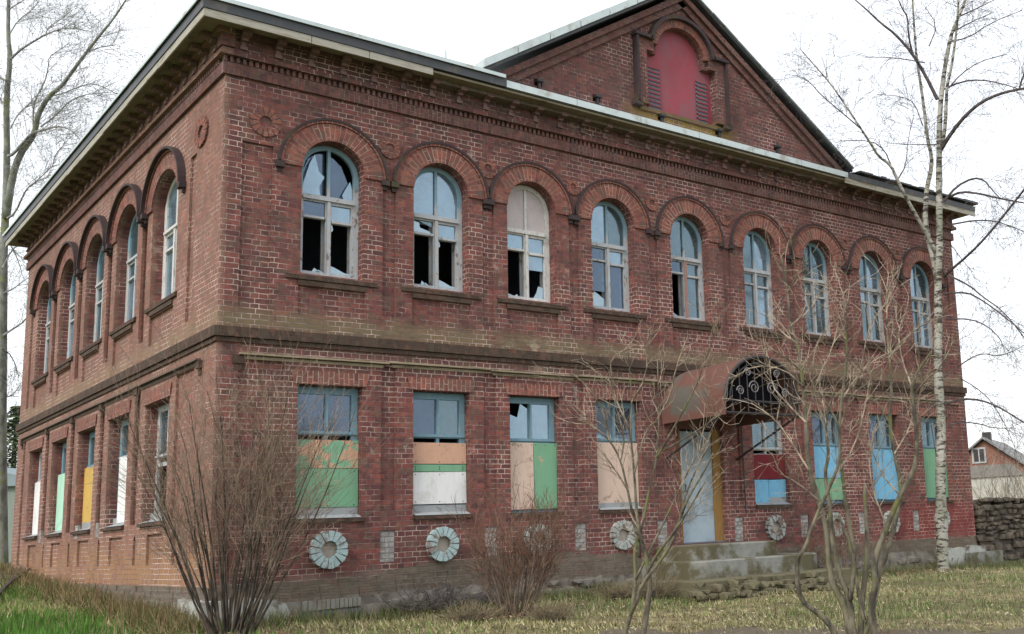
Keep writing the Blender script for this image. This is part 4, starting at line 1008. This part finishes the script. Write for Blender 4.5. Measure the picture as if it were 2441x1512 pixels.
def birch_tree():
    rng = random.Random(55); D = 13.3; g = at(2246, 1358, D)
    T = empty('birch_tree', (g.x, g.y, g.z), 'white-barked birch with two stems standing before the right end of the building', 'tree', 'bare trees round the building')
    tr, cr, tips = MB(), MB(), []
    main = [(2250, 1372), (2248, 1340), (2243, 1200), (2245, 1100), (2241, 1000), (2238, 900), (2235, 763), (2233, 656), (2238, 580), (2240, 454), (2240, 353), (2238, 283), (2240, 227), (2250, 167), (2260, 116), (2270, 76), (2291, 30), (2308, -20), (2330, -90)]
    main = [(x+(rng.uniform(-4, 4) if 2 < i < 17 else 0), y) for i, (x, y) in enumerate(main)]
    P = poly(main, D, 0); n = len(P); tr.tube(P, [.10 if i == 0 else (.072 if i < 4 else .070-.057*((i-4)/(n-5))**.75)*(1+.06*math.sin(i*2.1)) for i in range(n)], None, 12)
    l2 = [(2238, 690), (2226, 620), (2213, 570), (2205, 530), (2207, 480), (2210, 444), (2220, 404), (2221, 373), (2210, 328), (2205, 278), (2195, 202), (2185, 141), (2180, 76), (2175, 0), (2172, -60)]
    tr.tube(poly(l2, D, .5), .040, .009, 8)
    l3 = [(2246, 345), (2253, 303), (2256, 227), (2258, 202), (2268, 161), (2280, 76), (2285, 0), (2290, -60)]; tr.tube(poly(l3, D, -.4), .026, .010, 7)
    l4 = [(2230, 600), (2210, 560), (2190, 525), (2159, 469), (2139, 429), (2124, 394), (2094, 373), (2079, 348), (2053, 308), (2013, 247), (1978, 197), (1937, 151), (1907, 116)]; tr.tube(poly(l4, D, -.9), .026, .005, 7)
    dark = [([(2235, 237), (2205, 177), (2174, 126), (2134, 81), (2099, 55), (2068, 25), (2033, -5)], .026, .007, .5), ([(2174, 126), (2165, 80), (2164, 40), (2150, 20), (2140, -5)], .013, .006, -.3),
        ([(2242, 358), (2270, 313), (2306, 270), (2341, 242), (2386, 222), (2445, 210)], .028, .014, -.8), ([(2430, 212), (2436, 190), (2447, 165)], .014, .01, 0),
        ([(2246, 215), (2290, 195), (2336, 190), (2386, 199), (2430, 213)], .013, .005, .6), ([(2262, 210), (2290, 177), (2336, 146), (2400, 130)], .010, .004, .6),
        ([(2262, 100), (2310, 90), (2361, 55), (2436, 25)], .010, .004, .6), ([(2268, 78), (2320, 50), (2361, 33)], .010, .004, .3), ([(2285, 40), (2330, 20), (2370, 0)], .01, .004, .3),
        ([(2250, 480), (2280, 444), (2320, 424), (2346, 429), (2361, 449), (2386, 475)], .018, .005, -.5), ([(2262, 470), (2290, 457), (2336, 462), (2386, 474), (2445, 485)], .018, .008, -.7),
        ([(2250, 660), (2270, 641), (2311, 606), (2351, 565), (2392, 515), (2447, 445)], .017, .012, -1.2), ([(2270, 535), (2325, 525), (2371, 527), (2411, 540), (2447, 556)], .012, .004, .6),
        ([(2250, 575), (2270, 586), (2290, 616), (2320, 650)], .008, .003, .3), ([(2262, 657), (2311, 681), (2341, 707), (2392, 742), (2447, 812)], .013, .006, -.5),
        ([(2250, 700), (2305, 697), (2338, 714), (2372, 738), (2405, 764), (2447, 800)], .013, .006, -.6), ([(2255, 760), (2315, 761), (2355, 778), (2385, 808), (2392, 830)], .011, .004, .4),
        ([(2250, 900), (2310, 855), (2342, 842), (2380, 850), (2415, 838), (2447, 820)], .010, .003, -.3),
        ([(2255, 962), (2297, 951), (2338, 954), (2375, 968), (2408, 987), (2447, 1012)], .016, .008, -.6), ([(2262, 1012), (2305, 1007), (2338, 1011), (2367, 1021), (2422, 1021)], .010, .004, -.3),
        ([(2285, 900), (2325, 923), (2358, 951), (2383, 988), (2404, 1030), (2424, 1080)], .008, .003, .3), ([(2124, 394), (2109, 358), (2079, 336), (2008, 335), (1990, 341)], .010, .003, .4),
        ([(2053, 308), (2018, 278), (1957, 227), (1932, 197), (1907, 182), (1880, 178)], .009, .003, -.3), ([(2139, 429), (2160, 394), (2165, 328), (2180, 273)], .008, .003, .3),
        ([(2238, 345), (2180, 345), (2120, 342)], .008, .003, .5), ([(2205, 150), (2150, 140), (2094, 136), (2060, 138)], .008, .003, .4), ([(2215, 110), (2235, 60), (2200, 10)], .008, .003, .2),
        ([(2200, 300), (2180, 245), (2150, 230), (2090, 225)], .008, .003, .4), ([(2236, 1110), (2200, 900), (2190, 820)], .006, .003, -.4)]
    for px, r0, r1, dd in dark: cr.tube(poly(px, D, dd), r0, r1, 5)
    for px, r0, r1, dd in dark: along(cr, poly(px, D, dd), .0026, rng, 5+2*len(px), .55, 2, -.05, .15, (2, 4), (25, 60), .12, tips)
    for l, dd, k in ((main[8:], 0, 34), (l2[3:], .5, 24), (l3, -.4, 16), (l4[3:], -.9, 40)): along(cr, poly(l, D, dd), .0030, rng, k, .68, 2, -.03, .16, (2, 4), (35, 70), .1, tips)
    bm_ = MB(); b0 = at(2092, 445, D+1.0)
    for i in range(46): shoot(bm_, b0+Vector((rng.gauss(0, .10), rng.gauss(0, .08), rng.gauss(0, .05))), Vector((rng.gauss(0, 1), rng.gauss(0, .6), rng.gauss(-.3, .6))), .34, .0024, rng, 1, -.03, .25, (3, 6), (20, 70), tips=tips)
    cr.tube(poly([(2139, 429), (2115, 432), (2092, 445)], D, 1.0), .006, .003, 4)
    bm_.build('twig_tangle', M['bark_green'], T)
    tr.build('trunk', M['birch'], T, True); cr.build('crown', M['bark_dark'], T); buds('buds', tips, M['bud'], T, rng, .010, .6)
birch_tree()
def shrub_tree():
    rng = random.Random(8); D = 6.75; g = gp(2055, 1530)[0]
    T = empty('bare_shrub', (g.x, g.y, g.z), 'large multi-stemmed bare shrub with crooked mossy stems in the right foreground', 'shrub', 'bare shrubs before the front')
    tr, cr, tips = MB(), MB(), []
    A = [([(2040, 1560), (2027, 1512), (2014, 1442), (1983, 1392), (1977, 1349), (1971, 1274), (1952, 1193), (1927, 1119), (1921, 1007), (1915, 920), (1902, 820), (1884, 777), (1878, 696), (1862, 609)], .034, .006, .3),
         ([(2000, 1550), (1989, 1504), (1958, 1467), (1921, 1442), (1902, 1411), (1899, 1330), (1921, 1306), (1940, 1243), (1983, 1150), (2002, 1100), (2002, 1020), (1983, 982), (1950, 930)], .026, .006, -.3),
         ([(2052, 1560), (2033, 1512), (2027, 1430), (1996, 1361), (1983, 1274), (1977, 1194), (1965, 1131), (1977, 1082), (1965, 1001), (1990, 930)], .030, .007, .1),
         ([(2086, 1560), (2083, 1512), (2077, 1442), (2089, 1386), (2083, 1337), (2114, 1256), (2145, 1181), (2176, 1131), (2188, 1069), (2176, 945), (2173, 920), (2188, 883), (2224, 833)], .034, .007, -.2),
         ([(2089, 1386), (2114, 1318), (2139, 1225), (2151, 1163), (2132, 1082), (2120, 1007), (2126, 920), (2120, 852), (2114, 790), (2114, 684)], .024, .006, .3),
         ([(2048, 1560), (2052, 1512), (2054, 1440), (2064, 1360), (2068, 1270), (2060, 1170), (2063, 1155)], .028, .012, .2),
         ([(2027, 1430), (2040, 1330), (2020, 1230), (2010, 1150), (2000, 1060), (2004, 960), (2020, 860), (2016, 780), (2010, 700)], .020, .005, -.2),
         ([(2060, 1480), (2044, 1400), (2028, 1300), (2000, 1230)], .018, .01, .2), ([(2050, 1556), (2066, 1500), (2090, 1420), (2098, 1360)], .026, .014, .1)]
    for px, r0, r1, dd in A: tr.tube(poly(px, D, dd), r0*.8, r1*.75, 8)
    Bq = [[(1921, 1007), (1871, 957), (1840, 920), (1834, 858)], [(1908, 883), (1865, 845), (1784, 805)], [(2002, 1020), (2027, 945), (2052, 883), (2070, 777), (2114, 721)], [(2120, 852), (2160, 800), (2226, 759)],
          [(1921, 1007), (1950, 900), (1985, 830), (2000, 760)], [(1965, 1001), (1940, 940), (1935, 860), (1960, 790)], [(2173, 920), (2150, 860), (2140, 790), (2160, 740)], [(2132, 1082), (2170, 1020), (2180, 960)],
          [(1915, 920), (1870, 880), (1800, 870), (1740, 905)], [(1927, 1119), (1890, 1060), (1850, 1000), (1790, 960)], [(1983, 1150), (2040, 1060), (2060, 980), (2075, 900)], [(2114, 1256), (2080, 1170), (2070, 1090), (2090, 1010)],
          [(1952, 1193), (1900, 1150), (1860, 1130), (1840, 1080)], [(2145, 1181), (2100, 1130), (2070, 1050)], [(2004, 960), (2040, 900), (2080, 860), (2130, 835)], [(1902, 820), (1860, 790), (1820, 740)],
          [(2120, 1007), (2080, 940), (2050, 870), (2010, 840)], [(2176, 945), (2210, 900), (2241, 880), (2280, 800)], [(1878, 696), (1900, 660), (1920, 640)], [(1884, 777), (1930, 740), (1960, 690)]]
    for q in Bq:
        P = poly(q, D+rng.uniform(-.2, .3), rng.uniform(-.5, .5)); cr.tube(P, .0065, .0028, 5); along(cr, P, .0026, rng, 12, .27, 1, .09, .22, (1, 2), (22, 55), .1, tips)
    for px, r0, r1, dd in A[:5]+[A[6]]: along(cr, poly(px[6:], D, dd), .0028, rng, 16, .33, 1, .12, .22, (1, 3), (20, 50), .1, tips)
    tr.build('trunk', M['bark_green'], T, True); cr.build('crown', M['bark_tan'], T)
shrub_tree()
def shrub_mid():
    rng = random.Random(19); D = 7.2; g = gp(1510, 1528)[0]
    T = empty('bare_shrub', (g.x, g.y, g.z), 'slender forked bare shrub in front of the pink-boarded window left of the door', 'shrub', 'bare shrubs before the front')
    tr, cr, tips = MB(), MB(), []
    A = [([(1484, 1550), (1491, 1506), (1507, 1452), (1518, 1436), (1529, 1393), (1577, 1334), (1604, 1291), (1625, 1226), (1642, 1183), (1679, 1124), (1700, 1080)], .022, .006, -.3),
         ([(1528, 1550), (1534, 1512), (1544, 1441), (1550, 1400), (1545, 1350), (1530, 1290), (1521, 1250)], .030, .014, 0),
         ([(1507, 1452), (1516, 1380), (1512, 1320), (1519, 1290), (1507, 1221), (1496, 1167), (1480, 1097), (1453, 1049), (1416, 1016), (1378, 1000)], .018, .004, .2),
         ([(1524, 1330), (1521, 1260), (1517, 1210), (1512, 1129), (1502, 1022), (1507, 957), (1496, 830)], .016, .005, .1),
         ([(1521, 1290), (1534, 1237), (1550, 1156), (1566, 1092), (1572, 1000), (1567, 860)], .015, .004, .2),
         ([(1566, 1092), (1593, 1043), (1620, 995), (1658, 925), (1690, 833), (1712, 780)], .011, .003, -.3),
         ([(1577, 1334), (1600, 1280), (1620, 1240), (1640, 1160), (1684, 1075), (1690, 1032)], .013, .004, .2), ([(1529, 1393), (1560, 1330), (1590, 1290), (1620, 1250), (1650, 1200), (1680, 1150)], .015, .005, -.4),
         ([(1512, 1129), (1539, 1022), (1572, 1000)], .010, .004, .2), ([(1582, 1075), (1636, 1043), (1679, 1016), (1716, 989)], .008, .003, -.3), ([(1516, 1380), (1560, 1290), (1600, 1210), (1640, 1120), (1680, 1060)], .012, .004, .1)]
    for px, r0, r1, dd in A: tr.tube(poly(px, D, dd), r0*.8, r1*.8, 7)
    for px, r0, r1, dd in A:
        if len(px) > 3: along(cr, poly(px[2:], D, dd), .0024, rng, 11, .32, 1, .10, .2, (1, 3), (20, 50), .2, tips)
    for q in ([(1496, 1167), (1460, 1110), (1420, 1060)], [(1502, 1022), (1470, 960), (1450, 900)], [(1567, 1000), (1600, 940), (1610, 880), (1640, 800)], [(1507, 957), (1540, 900), (1545, 820)], [(1453, 1049), (1440, 980), (1400, 920), (1360, 890)], [(1480, 1097), (1490, 1040), (1462, 950), (1455, 860)]):
        P = poly(q, D+rng.uniform(-.1, .2), rng.uniform(-.3, .3)); cr.tube(P, .007, .003, 4); along(cr, P, .0027, rng, 8, .28, 1, .08, .2, (1, 3), (25, 55), .1, tips)
    tr.build('trunk', M['bark_green'], T, True); cr.build('crown', M['bark_tan'], T)
shrub_mid()
def bush(name, px, py, D, n, H, lean, rad, label, mat, seed, r0, lvlk, tipsN=0, grav=.05, tr=.0024):
    rng = random.Random(seed); g0 = gp(px, py)[0]; g = at(px, py, D); g.z = gh(g.x, g.y)
    T = empty(name, (g.x, g.y, g.z), label, 'shrub', 'bare shrubs before the front')
    st, tw = MB(), MB(); rt = Vector((RT0[0], RT0[1], 0)); fw = Vector((FWD[0], FWD[1], 0)).normalized()
    for i in range(n):
        a = rng.uniform(0, 2*PI); l = lean*math.sqrt(rng.random()); h = H*rng.uniform(.62, 1.04)*(1-.18*(l/lean)**2)
        dr = rt*math.cos(a)*1.0+fw*math.sin(a)*.75; b = g+dr*rad*rng.random()-Vector((0, 0, .05))
        pts = [b]; m = 8; dirn = (Vector((0, 0, 1))+dr*math.tan(R(l))*1.25).normalized()
        for k in range(m):
            dirn = (dirn+Vector((rng.gauss(0, .055), rng.gauss(0, .055), .045))).normalized(); pts.append(pts[-1]+dirn*h/m)
        r = r0*rng.uniform(.55, 1.15)
        st.tube(pts, r, r*.18, 5 if r > .008 else 4, cap=False)
        along(tw, pts, tr, rng, lvlk[0], H*lvlk[1], lvlk[2], grav, .15, (2, 4), (15, 48), .33)
    st.build('stem', mat[0], T, True); tw.build('twigs', mat[1], T)
bush('bare_bush', 545, 1520, 7.55, 42, 1.90, 27, .16, 'tall dense fan of bare brown stems covering the near corner of the building', (M['bark_stem'], M['bark_brown']), 31, .0105, (15, .27, 1), tr=.0017)
bush('bare_bush', 1228, 1466, 8.6, 46, .98, 30, .13, 'low dense reddish-brown twiggy bush on the grass before the third rosette', (M['bark_brown'], M['bark_red']), 32, .007, (9, .30, 1))
bush('bare_bush', 1985, 1345, 11.6, 26, .62, 34, .14, 'low brown twiggy bush beside the right end of the steps', (M['bark_brown'], M['bark_red']), 33, .006, (8, .32, 1))
def litter():
    rng = random.Random(17); mb = MB()
    for cx_, cy_, r_, n_ in ((gp(545, 1520)[0].x, gp(545, 1520)[0].y, .5, 260), (gp(1228, 1466)[0].x, gp(1228, 1466)[0].y, .45, 260), (gp(1510, 1528)[0].x, gp(1510, 1528)[0].y, .4, 160), (gp(2055, 1525)[0].x, gp(2055, 1525)[0].y, .5, 200), (2.2, -.25, .5, 200), (7.6, -.35, .8, 260)):
        for _ in range(n_):
            a = rng.uniform(0, 2*PI); q = r_*rng.random()**.6; x, y = cx_+q*math.cos(a), cy_+q*math.sin(a)*.6
            if y > -.09 and x > -.1: continue
            z = ghn(x, y)+rng.uniform(0, .02); e1 = Vector((rng.gauss(0, 1), rng.gauss(0, 1), rng.gauss(0, .5))).normalized()*rng.uniform(.008, .016); e2 = e1.orthogonal()*.7; c = Vector((x, y, z))
            mb.face([tuple(c-e1), tuple(c+e2), tuple(c+e1), tuple(c-e2)], [(0, 0)]*4)
    tag(mb.build('leaf_litter', plain('brown_leaf_litter', (.14, .095, .06), .5, 9)), 'brown leaf litter gathered round the feet of the shrubs', 'leaves', kind='stuff')
litter()
def background_bushes():
    rng = random.Random(71)
    # dark green spruce seen between the tree and the side wall
    D = 27; g = at(18, 1330, D); T = empty('spruce_tree', (g.x, g.y, .8), 'dense grey-green spruce behind the left end of the building', 'tree')
    tr = MB(); h = at(18, 960, D).z; tr.tube([(g.x, g.y, .3), (g.x, g.y, h)], .14, .02, 6); tr.build('trunk', M['bark_dark'], T)
    mb = MB()
    for i in range(5200):
        t = rng.random()**.8; z = 1.0+(h-1.0)*t; rr = (1.35*(1-t)+.12)*math.sqrt(rng.random())*(1+.25*math.sin(z*9)); a = rng.uniform(0, 2*PI)
        c = Vector((g.x+rr*math.cos(a), g.y+rr*math.sin(a), z-rr*.12)); q = Vector((math.cos(a), math.sin(a), -.35)).normalized()*rng.uniform(.06, .13); s_ = Vector((-math.sin(a), math.cos(a), rng.uniform(-.4, .4)))*.035
        mb.face([tuple(c-s_), tuple(c+s_), tuple(c+q)], [(0, 0)]*3)
    mb.build('crown', plain('spruce_needles', (.085, .12, .055), .5, 2.5, .8), T)
    # pale thicket further along the right edge
    D = 30; g = at(2425, 1190, D); T = empty('distant_bush', (g.x, g.y, .4), 'grey leafless thicket in front of the village house', 'shrub')
    tw = MB()
    for i in range(60):
        b = Vector((g.x+rng.uniform(-1.2, 1.0)*RT0[0], g.y+rng.uniform(-1.2, 1.0)*RT0[1], .4)); shoot(tw, b, Vector((rng.gauss(0, .25), rng.gauss(0, .25), 1)), rng.uniform(1.0, 2.1), .014, rng, 1, .05, .1, (2, 4))
    tw.build('twigs', bark('pale_thicket', (.30, .28, .23), (.18, .16, .13)), T)
background_bushes()
# ---------------------------------------------------------------- grass, weeds, leaves, tussocks
def colmat(name, rough=.8):
    k = NT(name); a = k.n('Attribute', attribute_name='tint'); return k.fin(a.outputs['Color'], rough, spec=.15)
def blades(name, pts, mat_name, label, cat):
    V, Fc, Cc = [], [], []
    for (x, y, z, h, wd, lx, ly, c) in pts:
        i = len(V); V += [(x-wd, y, z), (x+wd, y+wd*.3, z), (x+lx, y+ly, z+h)]; Fc.append((i, i+1, i+2)); Cc += [c]*3
    me = bpy.data.meshes.new(name); me.from_pydata([(a*S, b*S, c*S) for a, b, c in V], [], Fc)
    at_ = me.color_attributes.new('tint', 'FLOAT_COLOR', 'POINT'); at_.data.foreach_set('color', [v for c in Cc for v in (*c, 1)])
    me.materials.append(colmat(mat_name)); o = bpy.data.objects.new(name, me); COL.objects.link(o)
    return tag(o, label, cat, kind='stuff')
def inside(x, y): return x > -.10 and x < L_+.12 and y > -.10 and y < WD+.1
def grass():
    rng = random.Random(3); P = []
    def vnoise(x, y): return .5+.25*math.sin(x*1.7+y*.9)+.25*math.sin(x*.8-y*2.1+1.3)
    cam0 = CPOS; n = 0
    while n < 125000:
        # even in azimuth, denser where it shows larger
        d = 5.5+13.5*rng.random()**1.15; u = rng.uniform(-.72, .30)
        x = cam0[0]+FWD[0]*d*1.014+RT0[0]*u*d; y = cam0[1]+FWD[1]*d*1.014+RT0[1]*u*d
        n += 1
        if inside(x, y) or (4.0 < x < 5.9 and -1.12 < y < 0): continue
        dd_ = (x-cam0[0])*FWD[0]+(y-cam0[1])*FWD[1]+(ghn(x, y)-cam0[2])*FWD[2]; vv_ = H_/2+PPY-CF*((x-cam0[0])*UP[0]+(y-cam0[1])*UP[1]+(ghn(x, y)-cam0[2])*UP[2])/dd_; uu_ = W_/2+PPX+CF*((x-cam0[0])*RT[0]+(y-cam0[1])*RT[1]+(ghn(x, y)-cam0[2])*RT[2])/dd_
        if vv_ > 1494+6*math.sin(uu_*.02) and uu_ > 1380 and rng.random() < .78: continue
        v = vnoise(x, y)+rng.gauss(0, .15); left = max(0, min(1, (.6-x)/1.5))
        dry = rng.random() < (.35+.35*(v > .55)-.3*left)
        c = (.44, .38, .22) if dry else ((.16, .22, .07) if v < .5 else (.27, .29, .11))
        if rng.random() < .12: c = (.13, .09, .055)
        if left > .3 and not dry: c = (.12, .25, .05) if v < .5 else (.21, .31, .09)
        pt_ = .5+.5*math.sin(x*5.3+2*math.sin(y*3.1))*math.cos(y*4.7+1.5*math.sin(x*2.2)); j = rng.uniform(.65, 1.25)*(.72+.55*pt_)
        if pt_ < .16 and rng.random() < .55: continue
        c = tuple(q*j for q in c)
        h = rng.uniform(.014, .05)*(1+.8*left)*(1.4 if v < .35 else .9)
        P.append((x, y, ghn(x, y)-.028, h, rng.uniform(.0025, .006)*(1+d*.03), rng.gauss(0, .016), rng.gauss(0, .016), c))
    blades('grass', P, 'grass_blades', 'short patchy spring grass mixed with dry blades', 'grass')
    P = []      # tall dry weeds along the foot of the side wall and the front
    for i in range(11000):
        y = rng.uniform(-.3, 8.2) if rng.random() < .8 else rng.uniform(-.4, 1.5); x = -.10-abs(rng.gauss(0, .15)); h = rng.uniform(.04, .19)*(1 if rng.random() < .4 else .5)
        g = rng.random(); c = (.32, .25, .14) if g < .6 else ((.17, .11, .06) if g < .75 else (.13, .17, .06)); j = rng.uniform(.7, 1.2)
        P.append((x, y, ghn(x, y)-.02, h, rng.uniform(.003, .006), rng.gauss(0, .05), rng.gauss(0, .05), tuple(q*j for q in c)))
    for i in range(9000):
        x = rng.uniform(-.2, 11.5); y = -.16-abs(rng.gauss(0, .14)); 
        if 3.9 < x < 5.9: continue
        h = rng.uniform(.03, .13); g = rng.random(); c = (.26, .22, .12) if g < .5 else (.11, .16, .05); j = rng.uniform(.6, 1.2)
        P.append((x, y, ghn(x, y)-.02, h, .004, rng.gauss(0, .03), rng.gauss(0, .03), tuple(q*j for q in c)))
    blades('dry_weeds', P, 'weed_blades', 'tall dry straw-coloured weeds along the foot of the walls', 'weeds')
    mb = MB()
    for i in range(2600):
        d = 6+11*rng.random(); u = rng.uniform(-.5, .28); x = cam0[0]+FWD[0]*d+RT0[0]*u*d; y = cam0[1]+FWD[1]*d+RT0[1]*u*d
        if inside(x, y) or (3.8 < x < 6.1 and -1.2 < y < 0) or (x < .5 and rng.random() < .8): continue
        z = ghn(x, y)+rng.uniform(0, .012); s_ = rng.uniform(.008, .018); a = rng.uniform(0, PI); t = rng.uniform(-.5, .5)
        e1 = Vector((math.cos(a), math.sin(a), t))*s_; e2 = Vector((-math.sin(a), math.cos(a), rng.uniform(-.4, .4)))*s_*.7; c = Vector((x, y, z))
        mb.face([tuple(c-e1), tuple(c+e2), tuple(c+e1), tuple(c-e2)], [(0, 0)]*4)
    tag(mb.build('fallen_leaves', M['leafdry']), 'pale dry leaves scattered over the grass', 'leaves', kind='stuff')
grass()
def tussock(px, py, r, label, seed, c=(.075, .06, .045), h=.12):
    rng = random.Random(seed); g = gp(px, py)[0]; mb = MB()
    T = empty('grass_tussock', tuple(g), label, 'tussock', 'dark tussocks in the grass')
    rough_stone(mb, (g.x, g.y, g.z), (r*.8, r*.6, h*.5), rng); mb.build('mound', plain('dark_turf', c, .5, 9, .95, bd=.02), T)
    tw = MB()
    for i in range(260):
        a = rng.uniform(0, 2*PI); q = rng.random()**.5; b = g+Vector((math.cos(a)*r*q, math.sin(a)*r*q*.8, 0)); d = Vector((math.cos(a)*.8*q+rng.gauss(0, .3), math.sin(a)*.8*q+rng.gauss(0, .3), 1))
        shoot(tw, b, d, h*rng.uniform(.7, 1.5), .0022, rng, 0, -.12, .2)
    tw.build('blades', plain('withered_sedge', (.17, .14, .09), .4, 9), T)
tussock(1125, 1476, .17, 'dark tussock left of the low twiggy bush', 1)
tussock(1318, 1474, .14, 'dark tussock just right of the low twiggy bush', 2)
tussock(1478, 1422, .17, 'dark brown tussock between the low bush and the slender shrub', 3)
tussock(1562, 1420, .17, 'withered grey tussock behind the slender shrub', 4, h=.17)
def branch():
    rng = random.Random(6); mb = MB(); D = 10.8
    P = [gp(-10, 1428)[0]+Vector((0, 0, .02)), gp(22, 1400)[0]+Vector((0, 0, .05)), gp(50, 1385)[0]+Vector((0, 0, .06)), gp(70, 1380)[0]+Vector((0, 0, .12))]
    mb.tube(smooth(P), .022, .010, 6); along(mb, P, .004, rng, 14, .3, 1, .02)
    tag(mb.build('fallen_branch', M['bark_dark']), 'dark fallen branch lying in the grass at the left edge', 'branch')
    mb = MB(); p = Vector((1.6, -.28, .25))
    for i in range(150):
        b = Vector((rng.uniform(1.35, 2.5), rng.uniform(-.45, -.14), .27)); shoot(mb, b, Vector((rng.gauss(0, 1), rng.gauss(0, .4), rng.uniform(.1, .7))), rng.uniform(.12, .3), .004, rng, 1, -.03, .15, (1, 3))
    tag(mb.build('brushwood', M['bark_dark']), 'tangle of dark dead twigs heaped against the front footing', 'brushwood', kind='stuff')
branch()
